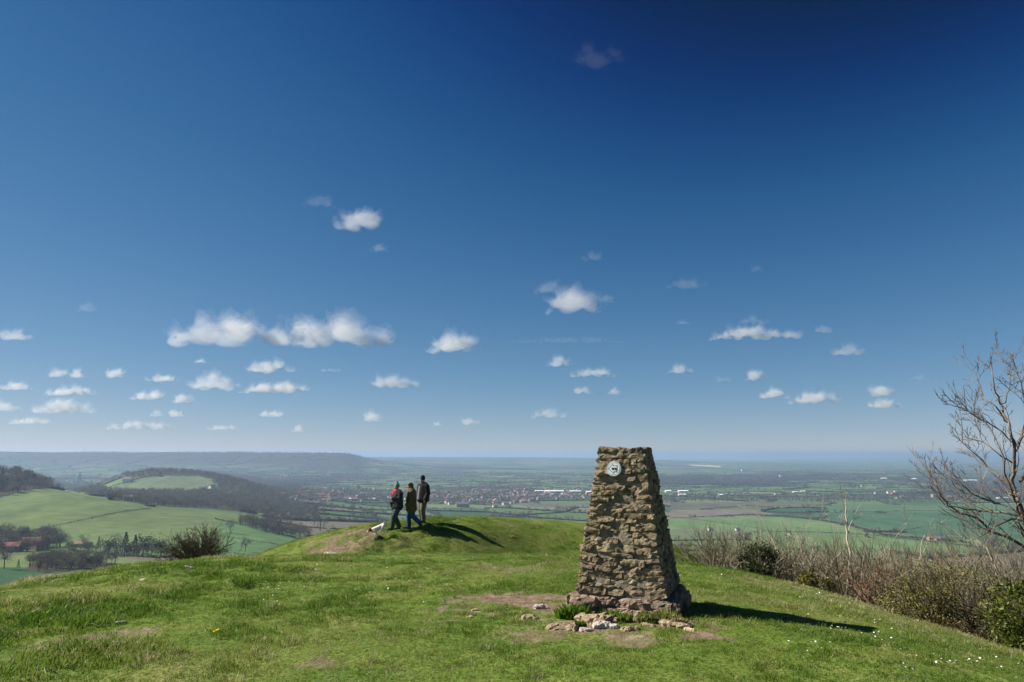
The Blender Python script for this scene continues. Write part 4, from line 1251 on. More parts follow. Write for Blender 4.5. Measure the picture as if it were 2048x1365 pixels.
# ------------------------------------------------------------------ scrub: brush stuff and leafy shrubs
def build_brush():
    rr = random.Random(21)
    top_px = [1340, 1400, 1450, 1520, 1600, 1700, 1800, 1870, 1950, 2060, 2200]
    top_py = [1036, 1046, 1056, 1058, 1062, 1078, 1092, 1096, 1080, 1066, 1060]
    edge_px = [1340, 1420, 1500, 1600, 1700, 1800, 1900, 2048, 2200]
    edge_py = [1098, 1130, 1160, 1186, 1202, 1228, 1254, 1288, 1320]
    segs, tint = [], []
    cfg = dict(step=.16, taper=.6, wiggle=.17, up=.015, bare=.15, prob=.5, ang=(.3, 1.1), len=(.4, .7), rmin=.0028)
    made = 0; tries = 0
    while made < 3000 and tries < 40000:
        tries += 1
        D = rr.uniform(8.0, 26.0)
        px = rr.uniform(1335, 2250)
        x = float(ray(px, 1150)[0]) * D
        z = float(hill(x, D))
        p_, q_ = project(np.array([x, D, z]))
        e = np.interp(p_, edge_px, edge_py)
        # only beyond the turf edge
        De = float(ground_edge(p_))
        if D < De + .15 or D > De + 9.5: continue
        zt = float(tz(np.interp(p_, top_px, top_py))) * D
        h = (zt - z) * rr.uniform(.4, 1.08)
        if h < .35: continue
        h = min(h, 5.0)
        n0 = len(segs)
        d = Vector((rr.gauss(-.05, .3), rr.gauss(0, .3), 1)).normalized()
        grow(segs, Vector((x, D, z - .05)), d, h * .58, rr.uniform(.004, .011), 2, rr, cfg)
        red = math.exp(-((p_ - 1790) / 60) ** 2) * (rr.random() < .7)
        t = min(1, max(0, rr.gauss(.5, .2))) * .6 + .4 * (red > .4)
        tint += [t] * (len(segs) - n0)
        made += 1
    V, F = tubes(segs, 3)
    me = mesh_np('brush', V, F)
    set_attr(me, 'tint', np.repeat(np.array(tint), 6))
    m, nt, N, L, out = new_mat('brush_twigs')
    bs = N.new('ShaderNodeBsdfPrincipled'); bs.inputs['Roughness'].default_value = .9; bs.inputs['Specular IOR Level'].default_value = .1
    a = N.new('ShaderNodeAttribute'); a.attribute_name = 'tint'
    r = ramp(N, [(0, (.11, .09, .058)), (.25, (.195, .165, .11)), (.5, (.30, .26, .185)), (.62, (.22, .18, .11)), (.75, (.20, .10, .065)), (1, (.24, .13, .09))])
    L.new(a.outputs['Fac'], r.inputs[0]); L.new(r.outputs[0], bs.inputs['Base Color']); L.new(bs.outputs[0], out.inputs['Surface'])
    me.materials.append(m)
    tag(link('undergrowth', me), 'tangle of bare brown brushwood below the turf edge', None, kind='stuff')

_ep = np.arange(1300, 2300, 20)
def _edge():
    out = []
    D = np.arange(5, 30, .05)
    for px in _ep:
        a = float(ray(px, 1180)[0])
        t = hill(a * D, D) / D
        out.append(D[int(np.argmax(t))])          # skyline of the turf
    return np.array(out)
_ed = _edge()
def ground_edge(px): return np.interp(px, _ep, _ed)
build_brush()

def leafy(name, label, px, py, D, w, h, n, leaf, stops, seed, stems=8, cat='shrub', mat_tr=.3, group='shrubs in the scrub', dsq=.8, dd=.45):
    """a leafy shrub: woody stems and many small leaves in clumps"""
    r = np.random.default_rng(seed); rr = random.Random(seed)
    D = float(ground_edge(px)) + dd
    base = at(px, py, D); base[2] = float(hill(base[0], D)) - .03
    s = D / FPX
    W, Hh = w * s, max(float(tz(py - h)) * D - base[2], h * s)
    root = empty(name, base); tag(root, label, cat, group)
    segs, tips = [], []
    cfg = dict(step=.1, taper=.6, wiggle=.12, up=.03, bare=.2, prob=.4, ang=(.3, .9), len=(.4, .65), rmin=.003)
    for k in range(stems):
        a = rr.uniform(0, 6.283)
        d = Vector((math.cos(a) * W / Hh * .55, math.sin(a) * .4, 1)).normalized()
        segs = []
        grow(segs, Vector((rr.uniform(-.2, .2) * W, rr.uniform(-.15, .15) * W, 0)), d, Hh * .5, .012, 2, rr, cfg, tips)
        link('stem', wood_mesh('stem', segs, B_HAW), root)
    nc = max(18, n // 45)
    cc = r.normal(0, 1, (nc, 3)); cc /= np.linalg.norm(cc, axis=1, keepdims=True); cc *= r.uniform(.45, 1.0, (nc, 1)) ** .6
    cc = np.stack([cc[:, 0] * W / 2, cc[:, 1] * W / 2 * dsq, Hh * .5 + cc[:, 2] * Hh * .5], 1)
    cr = r.uniform(.08, .2, nc) * min(W, Hh)
    ci = r.integers(0, nc, n)
    P = cc[ci] + r.normal(0, 1, (n, 3)) * cr[ci][:, None] * .62
    P[:, 2] = np.maximum(P[:, 2], .02)
    t = np.clip(r.uniform(.2, .8, nc)[ci] + r.normal(0, .14, n), 0, 1)
    d = r.normal(0, 1, (n, 3)); d /= np.linalg.norm(d, axis=1, keepdims=True)
    e = np.cross(d, r.normal(0, 1, (n, 3))); e /= np.linalg.norm(e, axis=1, keepdims=True)
    L_ = (leaf * r.uniform(.6, 1.3, n))[:, None]
    V = np.stack([P - d * L_, P + e * L_ * .42, P + d * L_, P - e * L_ * .42], 1).reshape(-1, 3)
    F = np.arange(4 * n).reshape(-1, 4)
    me = mesh_np('foliage', V, F, [leaf_mat(name + '_leaf', stops, 'tint', 'GEOMETRY', mat_tr)])
    set_attr(me, 'tint', np.repeat(t, 4))
    link('foliage', me, root)
GORSE = [(0, (.03, .04, .008)), (.45, (.10, .10, .015)), (.75, (.19, .17, .03)), (1, (.28, .24, .05))]
HOLLY = [(0, (.012, .02, .008)), (.5, (.03, .045, .015)), (.85, (.06, .085, .02)), (1, (.12, .14, .04))]
BUDS = [(0, (.07, .07, .02)), (.5, (.15, .145, .035)), (.8, (.22, .20, .055)), (1, (.28, .25, .08))]
BRIGHT = [(0, (.025, .035, .006)), (.4, (.065, .09, .010)), (.75, (.13, .15, .02)), (1, (.22, .22, .05))]
leafy('gorse_bush', 'small rounded yellow-green gorse bush just past the pillar', 1398, 1122, 16.5, 62, 30, 2600, .022, GORSE, 5)
leafy('holly_bush', 'dark green holly bush at the turf edge behind leaning saplings', 1522, 1168, 13.6, 78, 66, 3200, .026, HOLLY, 6)
leafy('gorse_bush', 'sparse yellowish gorse among pale saplings at the turf edge', 1640, 1188, 12.4, 74, 44, 1500, .022, GORSE, 7)
leafy('budding_shrub', 'olive budding shrub low on the turf edge beside the reddish brush', 1840, 1250, 10.6, 190, 70, 2600, .016, BUDS, 8, 14)
leafy('budding_shrub', 'taller budding shrub with yellow-green haze of young leaves', 1905, 1245, 10.4, 230, 125, 3600, .015, BUDS, 9, 18)
leafy('evergreen_shrub', 'bright green leafy shrub under the bare tree', 2050, 1272, 8.9, 125, 112, 5200, .020, BRIGHT, 10, 10)
leafy('bramble', 'dark bramble thicket at the foot of the bright green shrub', 1975, 1285, 8.8, 200, 62, 3000, .017, [(0, (.04, .035, .012)), (.5, (.085, .075, .022)), (.8, (.13, .10, .03)), (1, (.20, .14, .05))], 12, 14)
leafy('gorse_bush', 'little dull gorse bush at the skyline end of the turf edge', 1362, 1108, 18.5, 46, 26, 900, .022, GORSE, 13)

# daisies
def build_daisies():
    r = np.random.default_rng(4)
    P = []
    for (cx, cyy, sx, sy, n) in ((1750, 1265, 150, 34, 60), (1640, 1190, 60, 12, 20), (1900, 1330, 120, 25, 40), (1400, 1155, 60, 18, 26), (560, 1180, 60, 30, 26), (700, 1140, 160, 10, 20), (820, 1180, 140, 30, 20), (1450, 1180, 160, 25, 25)):
        for k in range(n):
            px, py = r.normal(cx, sx * .6), r.normal(cyy, sy * .6)
            if 0 < px < 2100 and py < 1364:
                try: P.append(ground_at(px, py))
                except Exception: pass
    V, F = [], []
    for p in P:
        rad = r.uniform(.004, .0075); z = p[2] + r.uniform(.018, .03)
        i = len(V)
        tx, ty = r.normal(0, .3, 2)
        for k in range(6):
            a = k * math.pi / 3
            V.append((p[0] + rad * math.cos(a), p[1] + rad * math.sin(a), z + rad * (tx * math.cos(a) + ty * math.sin(a))))
        F += [(i, i + 1, i + 2, i + 3), (i, i + 3, i + 4, i + 5)]
    me = mesh_np('daisies', np.array(V), np.array(F), [simple_mat('daisy_petals', (.8, .8, .78), (.75, .75, .7), 5)])
    tag(link('daisies', me), 'scattered white daisies in the turf', None, kind='stuff')
    q = ground_at(432, 1278)
    bm = bmesh.new()
    for k in range(3):
        bmesh.ops.create_uvsphere(bm, u_segments=8, v_segments=5, radius=.011, matrix=Matrix.Translation((.014 * k - .014, .01 * (k % 2), .045 + .006 * k)) @ Matrix.Diagonal((1, 1, .55, 1)))
    bmesh.ops.create_cone(bm, segments=5, radius1=.003, radius2=.003, depth=.05, matrix=Matrix.Translation((0, 0, .02)))
    me = bpy.data.meshes.new('dandelion'); bm.to_mesh(me); bm.free(); me.materials.append(simple_mat('dandelion_yellow', (.75, .5, .01), (.7, .55, .02), 5))
    tag(link('dandelion', me, None, q), 'single bright yellow dandelion in the turf', 'flower')
build_daisies()

# ------------------------------------------------------------------ trees, hedges and woods of the vale
TWIG = [(0, (.060, .050, .042)), (.35, (.105, .085, .072)), (.6, (.14, .115, .09)), (.8, (.12, .125, .055)), (1, (.17, .17, .075))]
EVER = [(0, (.012, .022, .014)), (.5, (.025, .04, .022)), (1, (.045, .062, .03))]
def veg_mat(name, stops, typ): return leaf_mat(name, stops, 'tint', typ, .25)
M_TWIG_I = veg_mat('far_twigs', TWIG, 'INSTANCER'); M_EVER_I = veg_mat('far_evergreen', EVER, 'INSTANCER')
M_BARKFAR = simple_mat('far_bark', (.06, .05, .04), (.10, .085, .07), 2)

def crown_arrays(seed, kind, n, size):
    """unit tree (height 1): many small faces in clumps"""
    r = np.random.default_rng(seed)
    if kind == 'conifer':
        z = r.uniform(.08, 1, n) ** .9
        rad = (1 - z) * .24 * (.55 + .45 * r.uniform(size=n)) + .015
        a = r.uniform(0, 6.283, n)
        P = np.stack([rad * np.cos(a), rad * np.sin(a), z], 1)
    else:
        nc = 16
        cc = r.normal(0, 1, (nc, 3)); cc /= np.linalg.norm(cc, axis=1, keepdims=True); cc *= r.uniform(.35, 1, (nc, 1))
        wd = r.uniform(.30, .42); z0 = .60 if kind == 'bare' else .52
        cc = cc * np.array([wd, wd, .33]) + np.array([0, 0, z0])
        ci = r.integers(0, nc, n)
        P = cc[ci] + r.normal(0, .075, (n, 3))
        P[:, 2] = np.clip(P[:, 2], .05 if kind == 'ever' else .12, 1.02)
    d = r.normal(0, 1, (n, 3))
    if kind == 'bare':
        d = d * .6 + (P - np.array([0, 0, .25])) * 2.2
    d /= np.linalg.norm(d, axis=1, keepdims=True)
    e = np.cross(d, r.normal(0, 1, (n, 3))); e /= np.linalg.norm(e, axis=1, keepdims=True)
    L_ = (size * r.uniform(.6, 1.4, n))[:, None]; wdt = .22 if kind == 'bare' else .55
    V = np.stack([P - d * L_, P + e * L_ * wdt, P + d * L_, P - e * L_ * wdt], 1).reshape(-1, 3)
    return V, np.arange(4 * n).reshape(-1, 4)

def trunk_arrays(seed, kind):
    rr = random.Random(seed); segs = []
    if kind == 'conifer':
        segs.append((Vector((0, 0, -.03)), Vector((0, 0, .9)), .02, .004))
    else:
        top = Vector((rr.uniform(-.03, .03), rr.uniform(-.03, .03), .36))
        segs.append((Vector((0, 0, -.04)), top, .026, .018))
        for k in range(6):
            a = k * 1.05 + rr.uniform(0, .5); e = rr.uniform(.5, 1.2)
            q = top + Vector((math.cos(a) * math.cos(e), math.sin(a) * math.cos(e), math.sin(e))) * rr.uniform(.22, .34)
            segs.append((top, q, .014, .006))
            for j in range(2):
                segs.append((q, q + Vector((rr.gauss(0, .09), rr.gauss(0, .09), rr.uniform(.06, .16))), .006, .002))
    return tubes(segs, 4)

KINDS = ['bare', 'bare', 'bare', 'bare', 'ever', 'ever', 'conifer', 'conifer']
lo_meshes = []
for k, kd in enumerate(KINDS):
    V1, F1 = crown_arrays(100 + k, kd, 170 if kd == 'bare' else 150, .05 if kd == 'bare' else .042)
    V2, F2 = trunk_arrays(200 + k, kd)
    me = mesh_np('tree_lo', np.concatenate([V1, V2]), np.concatenate([F1, F2 + len(V1)]), [M_TWIG_I if kd == 'bare' else M_EVER_I, M_BARKFAR], midx=np.concatenate([np.zeros(len(F1)), np.ones(len(F2))]))
    lo_meshes.append(me)
for k in range(3):            # hedge clumps, unit height, 2.4 long
    V1, F1 = crown_arrays(150 + k, 'ever', 110, .10)
    V1 = V1 * np.array([2.6, 1.3, 1.0]) + np.array([0, 0, -.06])
    lo_meshes.append(mesh_np('hedge_lo', V1, F1, [M_TWIG_I]))
veg_lib = library('vale_tree', lo_meshes)

HI = {}
BARE_T = [.15, .35, .5, .62, .85]
def hi_tree(kind, var):
    """crown + trunk meshes for the individual trees"""
    key = (kind, var)
    if key not in HI:
        kd = {'bare': 'bare', 'spring': 'bare', 'ever': 'ever', 'conifer': 'conifer'}[kind]
        V1, F1 = crown_arrays(300 + var * 7 + len(kind), kd, 620 if kd == 'bare' else 520, .034 if kd == 'bare' else .028)
        r = np.random.default_rng(var)
        base = {'bare': .15 + .12 * var, 'spring': .9, 'ever': .4, 'conifer': .35}[kind]
        cm = mesh_np('crown', V1, F1, [M_TWIG_G if kd == 'bare' else M_EVER_G])
        set_attr(cm, 'tint', np.repeat(np.clip(base + r.normal(0, .12, len(F1)), 0, 1), 4))
        V2, F2 = trunk_arrays(400 + var, kd)
        HI[key] = (cm, mesh_np('trunk', V2, F2, [M_BARKFAR]))
    return HI[key]
M_TWIG_G = veg_mat('tree_twigs', TWIG, 'GEOMETRY'); M_EVER_G = veg_mat('tree_evergreen', EVER, 'GEOMETRY')

TREES = []      # (x, y, z, height, kind, place)
# single trees that can be told apart: px, py of foot, height px, kind, label
NAMED = [
 (217, 1112, 46, 'ever', 'dark round evergreen, first of the row above the valley lane'),
 (249, 1112, 44, 'conifer', 'pointed dark conifer second in the row above the valley lane'),
 (268, 1113, 40, 'conifer', 'low dark conifer between two taller ones above the valley lane'),
 (285, 1113, 52, 'ever', 'tallest dark evergreen of the row above the valley lane'),
 (303, 1114, 40, 'ever', 'dark evergreen beside the tallest one above the valley lane'),
 (322, 1112, 36, 'ever', 'dark evergreen next to the bare hawthorn bush'),
 (112, 1099, 26, 'ever', 'dark evergreen beside the long low farm roof'),
 (197, 1092, 18, 'conifer', 'slim lone cypress beyond the long low farm roof'),
 (167, 1094, 26, 'spring', 'pale rounded tree in front of the long low farm roof'),
 (241, 1102, 32, 'bare', 'bare rounded tree behind the pointed dark conifer'),
 (78, 1096, 34, 'bare', 'wide purple-grey bare tree over the hamlet'),
 (12, 1084, 24, 'ever', 'dark round evergreen over the hamlet by the frame edge'),
 (40, 1075, 16, 'conifer', 'small dark conifer at the top of the hamlet'),
 (36, 1138, 18, 'conifer', 'small dark conifer alone at the edge of the deep green field'),
 (8, 1138, 46, 'bare', 'big bare tree at the frame edge below the hamlet'),
 (490, 1104, 30, 'bare', 'lone bare tree in the meadow beside the mound'),
 (461, 1066, 28, 'bare', 'bare tree on the meadow hedge above the hawthorn bush'),
 (556, 1070, 50, 'bare', 'biggest bare tree of the clump above the mound'),
 (505, 1058, 36, 'bare', 'bare rounded tree at the uphill end of the meadow hedge'),
 (531, 1064, 40, 'bare', 'bare tree next to the biggest one of the meadow clump'),
 (600, 1080, 34, 'bare', 'bare spreading tree at the low end of the meadow clump'),
 (640, 1062, 46, 'bare', 'bare tree standing clear in the fields left of the walkers'),
 (628, 1052, 34, 'spring', 'tree with first green leaves beside the clear-standing bare one'),
 (705, 1030, 24, 'bare', 'dense round bare tree in the fields just left of the walkers'),
 (480, 985, 22, 'spring', 'pale blossoming tree in the wood edge above the big field'),
 (430, 975, 20, 'bare', 'bare tree on the knoll pasture by the white farm'),
 (158, 968, 22, 'conifer', 'tall dark tree on the skyline of the wood band'),
]
ncnt = 0
for px, py, h, kd, lab in NAMED:
    p = vale_at(px, py)
    if p is None: continue
    TREES.append((p[0], p[1], p[2], h / FPX * p[1], kd, lab)); ncnt += 1

rt = np.random.default_rng(77)
def scatter_wood(poly, sp, hgt, place):
    xs = [q[0] for q in poly]; ys = [q[1] for q in poly]
    # sample the ground under the polygon in its own plan area
    corners = [vale_at(x, y) for x, y in poly]
    corners = [c for c in corners if c is not None]
    lo = np.min(corners, axis=0); hi = np.max(corners, axis=0)
    area = (hi[0] - lo[0]) * (hi[1] - lo[1])
    n = min(int(area / (sp * sp)), 60000)
    x = rt.uniform(lo[0], hi[0], n); y = rt.uniform(lo[1], hi[1], n)
    z = vale(x, y); px, py = project(np.stack([x, y, z], -1))
    k = in_poly(px, py, poly) & (px > -120) & (px < 2170)
    for a, b, c in zip(x[k], y[k], z[k]):
        kd = rt.choice(['bare', 'bare', 'bare', 'bare', 'spring', 'ever'], p=[.3, .25, .15, .12, .08, .10]) if place != 'ridge' else rt.choice(['bare', 'ever', 'conifer'], p=[.72, .2, .08])
        TREES.append((a, b, c - .4, hgt * rt.uniform(.6, 1.25), str(kd), place))
for w in WOODS: scatter_wood(*w)

# hedges along the field edges, with hedgerow trees
HP, HS, HR, HI_, HT = [], [], [], [], []
def hedge_clump(x, y, z, s, ang, t):
    HP.append((x, y, z)); HS.append((s[0], s[1], s[2])); HR.append(ang); HI_.append(8 + rt.integers(0, 3)); HT.append(t)
def scatter_hedges():
    n = 420000
    D = 800 * np.exp(rt.uniform(0, 1, n) * math.log(6500 / 800.0)); a = rt.uniform(-.85, .85, n)
    x = a * D; y = D
    fid, dist, hid, hx, hy = fields(x, y)
    k = (dist < 10 + D * .004) & (hid > .12)
    hx, hy, hid, D = hx[k], hy[k], hid[k], D[k]
    z = vale(hx, hy)
    px, py = project(np.stack([hx, hy, z], -1))
    bad = np.zeros(len(hx), bool)
    for poly, c in COLORPOLY: bad |= in_poly(px, py, poly) & (hy < 3000)
    for w in WOODS: bad |= in_poly(px, py, w[0]) & (hy < 2600)
    bad |= (px < -130) | (px > 2180)
    eps = 6.0
    _, _, _, h2x, h2y = fields(hx + eps, hy + eps)
    ang = np.arctan2(h2y - hy, h2x - hx)
    acc = rt.uniform(size=len(hx)) < np.clip(.75 * (hid + .25), .25, 1)
    for i in np.nonzero(~bad & acc)[0]:
        g = 1 + D[i] / 3500
        hh = rt.uniform(1.8, 3.4) * (.7 + .8 * hid[i]) * (.85 + .15 * g)
        hedge_clump(hx[i], hy[i], z[i], (hh * 1.35 * g, hh * .9, hh), ang[i] if np.isfinite(ang[i]) else 0, float(np.clip(rt.normal(.30, .18), 0, 1)))
        if rt.uniform() < .11 * (.4 + hid[i]) * (1.2 if D[i] > 2000 else 1.0):
            TREES.append((hx[i], hy[i], z[i], rt.uniform(6, 15), 'bare' if rt.uniform() < .8 else ('spring' if rt.uniform() < .6 else 'ever'), 'plain'))
scatter_hedges()
# copses on the plain, trees amid the town and at the escarpment foot
def scatter_copses():
    n = 60000
    D = 1300 * np.exp(rt.uniform(0, 1, n) * math.log(7500 / 1300.0)); a = rt.uniform(-.83, .83, n)
    x = a * D; y = D
    z = vale(x, y); px, py = project(np.stack([x, y, z], -1))
    cp = fbm(x / 700 + 3, y / 700, 71, 4)
    small = fbm(x / 170 + 3, y / 170, 75, 3)
    k = ((cp > .565) & (y > 2600)) | ((small > .71) & (y > 1300)) | (in_poly(px, py, TOWN) & (rt.uniform(size=n) < .8) & (y < 3800) & (y > 1700))
    for poly, c in COLORPOLY: k &= ~(in_poly(px, py, poly) & (y < 3000))
    for i in np.nonzero(k)[0]:
        TREES.append((x[i], y[i], z[i] - .4, rt.uniform(6, 13) * (1 + D[i] / 14000), 'bare' if rt.uniform() < .85 else 'ever', 'plain'))
scatter_copses()

# hedges one can follow by eye: each its own thing
def hedge_line(pts, h, label, step=2.2, t0=.25):
    P = [vale_at(a, b) for a, b in pts]
    P = [p for p in P if p is not None]
    root = empty('hedge', P[0]); tag(root, label, 'hedge', 'field hedges')
    Vs, Fs, Ts, o = [], [], [], 0
    for a, b in zip(P[:-1], P[1:]):
        n = max(2, int(np.linalg.norm(b - a) / step))
        for k in range(n):
            q = a + (b - a) * (k + rt.uniform(0, .5)) / n
            q[2] = float(vale(q[0], q[1]))
            hh = h * rt.uniform(.7, 1.35)
            V, F = crown_arrays(int(rt.integers(0, 9999)), 'ever', 26, .16)
            V = V * np.array([hh * 1.5, hh * 1.2, hh]) + (q - P[0])
            Vs.append(V); Fs.append(F + o); o += len(V); Ts.append(np.full(len(V), np.clip(t0 + rt.normal(0, .1), 0, 1)))
    me = mesh_np('hedge_foliage', np.concatenate(Vs), np.concatenate(Fs), [M_TWIG_G]); set_attr(me, 'tint', np.concatenate(Ts))
    link('foliage', me, root)
hedge_line([(48, 1066), (100, 1056), (140, 1047), (190, 1036), (240, 1026), (303, 1018)], 1.7, 'thin dark hedge climbing across the big hillside field')
hedge_line([(140, 1103), (200, 1110), (300, 1116), (420, 1120)], 2.4, 'dark hedge along the valley lane below the evergreens')
hedge_line([(430, 1040), (480, 1050), (540, 1064), (600, 1080), (640, 1092)], 2.6, 'hedge running down the far edge of the meadow by the mound')
hedge_line([(430, 1072), (500, 1082), (560, 1092), (590, 1100)], 1.4, 'low hedge across the middle of the meadow by the mound')
hedge_line([(440, 1105), (500, 1112), (560, 1114)], 1.4, 'low hedge at the foot of the meadow by the mound')
hedge_line([(1340, 1038), (1400, 1035), (1440, 1033)], 2.6, 'dark hedge under the brown ploughed field')
hedge_line([(1440, 1034), (1500, 1031), (1570, 1034), (1640, 1042), (1700, 1053), (1770, 1072), (1850, 1080), (1930, 1086)], 5.0, 'thick tree-lined hedge slanting between the pale and the deep green field', t0=.42)
hedge_line([(1360, 1037), (1420, 1043), (1480, 1052), (1530, 1060)], 1.4, 'thin hedge across the pale green field beyond the scrub')
hedge_line([(1500, 1064), (1600, 1065), (1700, 1068), (1780, 1075), (1860, 1084), (1950, 1095), (2048, 1098)], 2.6, 'long dark hedge below the pale green field beyond the scrub')
hedge_line([(1600, 1096), (1680, 1096), (1760, 1100), (1840, 1108)], 2.0, 'nearest hedge seen through the bare scrub')
hedge_line([(1800, 1062), (1830, 1058), (1842, 1055)], 2.0, 'short dark hedge in the deep green field')
hedge_line([(1400, 1020), (1500, 1012), (1560, 1018), (1620, 1016)], 3.0, 'dark ragged hedge above the brown ploughed field')
hedge_line([(1640, 1027), (1760, 1024), (1900, 1022), (2048, 1021)], 2.4, 'straight dark hedge at the top of the deep green field')

# the 300 trees that show largest become things of their own, the others one mass
TREES_A = np.array([(t[0], t[1], t[2], t[3]) for t in TREES])
app = TREES_A[:, 3] / TREES_A[:, 1]
tpx, tpy = project(TREES_A[:, :3])
# hidden behind the hilltop?
vis = (tpx > -20) & (tpx < 2070)
gsky = np.interp(tpx, [0, 120, 350, 520, 600, 700, 930, 1165, 1345, 1420, 1600, 1800, 2048], [1150, 1136, 1120, 1112, 1079, 1058, 1037, 1050, 1070, 1080, 1090, 1110, 1110])
vis &= (tpy - app * FPX) < gsky - 6
score = np.where(vis, app, 0)
score[:ncnt] = 10
order = np.argsort(-score)
single = set(order[:300].tolist())
PLACE_LABEL = {
 'ridge': ('{k} in the dark wood on the ridge beside the big hillside field', 'trees of the ridge wood'),
 'band': ('{k} in the wood band behind the big hillside field', 'trees of the wood band'),
 'knoll': ('{k} in the wood round the knoll pasture', 'trees of the knoll wood'),
 'valley': ('{k} in the bare copse just beyond the brow of the slope', 'trees of the valley copse'),
 'hamlet': ('{k} crowding round the hamlet in the valley', 'trees round the hamlet'),
 'lane': ('{k} growing along the valley lane', 'trees along the valley lane'),
 'spur': ('{k} in the clump on the meadow hedge by the mound', 'trees of the meadow clump'),
 'plain': ('{k} standing in the hedges of the plain', 'trees of the plain'),
}
KNAME = {'bare': ('bare_tree', 'bare grey-brown tree'), 'spring': ('budding_tree', 'pale green budding tree'), 'ever': ('evergreen_tree', 'dark evergreen tree'), 'conifer': ('conifer', 'dark pointed conifer')}
for i in sorted(single):
    x, y, z, h, kd, place = TREES[i]
    cm, tm = hi_tree(kd, int(rt.integers(0, 4)))
    root = empty(KNAME[kd][0], (x, y, z), rt.uniform(0, 6.28)); root.scale = (h * rt.uniform(.9, 1.25), h * rt.uniform(.9, 1.25), h)
    if place in PLACE_LABEL:
        lab, grp = PLACE_LABEL[place]
        tag(root, lab.format(k=KNAME[kd][1]), 'tree', grp + ', ' + kd)
    else:
        tag(root, place, 'tree')
    link('crown', cm, root); link('trunk', tm, root)
rest = [i for i in range(len(TREES)) if i not in single]
kidx = {'bare': (0, 4), 'spring': (0, 4), 'ever': (4, 6), 'conifer': (6, 8)}
RP = TREES_A[rest][:, :3]; RH = TREES_A[rest][:, 3]
RI = np.array([rt.integers(*kidx[TREES[i][4]]) for i in rest]); RT = np.array([.92 if TREES[i][4] == 'spring' else np.clip(rt.normal(.42, .25), 0, .9) for i in rest])
stuff_instances('woodland', RP, rt.uniform(0, 6.28, len(rest)), np.stack([RH * 1.1, RH * 1.1, RH], 1), RI, RT, veg_lib, 'mass of far bare trees in the woods and hedges of the vale')
stuff_instances('hedgerows', np.array(HP), np.array(HR), np.array(HS), np.array(HI_), np.array(HT), veg_lib, 'net of dark hedgerows dividing the fields of the vale')

# ------------------------------------------------------------------ houses, sheds, mast
M_WALLW = simple_mat('pale_render', (.62, .60, .55), (.55, .52, .46), .3, rnd=.15)
M_WALLB = simple_mat('brick_wall', (.30, .19, .14), (.36, .24, .18), .3, rnd=.2)
M_WALLS = simple_mat('stone_wall', (.42, .37, .29), (.48, .43, .35), .3, rnd=.2)
M_ROOFG = simple_mat('slate_roof', (.13, .13, .14), (.19, .18, .18), .3, rnd=.2)
M_ROOFR = simple_mat('red_tile_roof', (.28, .13, .09), (.34, .17, .12), .3, rnd=.2)
M_SHED = simple_mat('white_sheet_roof', (.78, .79, .80), (.70, .72, .74), .1)
M_GLASS = simple_mat('dark_glass', (.03, .035, .04), (.05, .055, .06), .5, rough=.2, spec=.5)
def house_meshes(L_, W_, H_, R_, wall, roof):
    """walls with gables, and a two-pitch roof with eaves; ridge along x"""
    l, w = L_ / 2, W_ / 2
    V = [(-l, -w, -1), (l, -w, -1), (l, w, -1), (-l, w, -1), (-l, -w, H_), (l, -w, H_), (l, w, H_), (-l, w, H_), (-l, 0, H_ + R_), (l, 0, H_ + R_)]
    wm = mesh_np('walls', np.array(V, float), [np.array([(0, 1, 5, 4), (2, 3, 7, 6)]), np.array([(1, 2, 6), (1, 6, 5), (3, 0, 4), (3, 4, 7), (5, 6, 9), (7, 4, 8)])], [wall])
    e = .5; t = .25; s = R_ / w
    top = [(-l - e, -w - e, H_ - e * s + t), (l + e, -w - e, H_ - e * s + t), (l + e, 0, H_ + R_ + t), (-l - e, 0, H_ + R_ + t), (l + e, w + e, H_ - e * s + t), (-l - e, w + e, H_ - e * s + t)]
    bot = [(x, y, z - t + .02) for x, y, z in top]
    V = np.array(top + bot, float)
    F = [(0, 1, 2, 3), (3, 2, 4, 5), (7, 6, 9, 8), (8, 9, 11, 10), (0, 6, 7, 1), (5, 4, 10, 11), (1, 7, 8, 2), (2, 8, 10, 4), (3, 9, 6, 0), (5, 11, 9, 3)]
    return wm, mesh_np('roof', V, np.array(F), [roof])
HM = [house_meshes(11, 8, 5, 3, M_WALLW, M_ROOFG), house_meshes(14, 8, 5.2, 3.2, M_WALLB, M_ROOFR), house_meshes(10, 7.5, 5, 3, M_WALLS, M_ROOFG), house_meshes(20, 8, 5, 3, M_WALLB, M_ROOFG), house_meshes(12, 8, 5, 2.8, M_WALLW, M_ROOFR)]
def place_house(kind, p, rz, sc, label, group, cat='house', name='house'):
    root = empty(name, p, rz); root.scale = (sc,) * 3
    link('walls', HM[kind][0], root); link('roof', HM[kind][1], root)
    tag(root, label, cat, group)
    return root
rh = np.random.default_rng(5)
HOUSES = []
def scatter_houses(poly, n, ymax=4200):
    xs = [q[0] for q in poly]; ys = [q[1] for q in poly]
    k = 0; t = 0
    while k < n and t < n * 30:
        t += 1
        px, py = rh.uniform(min(xs), max(xs)), rh.uniform(min(ys), max(ys))
        if not in_poly(np.array([px]), np.array([py]), poly)[0]: continue
        if vnoise(np.array([px / 26.]), np.array([py / 5.]), 91)[0] < .36: continue
        p = vale_at(px, py)
        if p is None or p[1] > ymax: continue
        HOUSES.append((p, int(rh.choice(5, p=[.3, .22, .2, .13, .15])), rh.choice([.3, .3 + math.pi / 2]) + rh.normal(0, .25), rh.uniform(.85, 1.25))); k += 1
scatter_houses(TOWN, 470)
app_h = [-(h[3] / h[0][1]) for h in HOUSES]
oh = np.argsort(app_h)
hs = set(oh[:240].tolist())
bmh = bmesh.new()
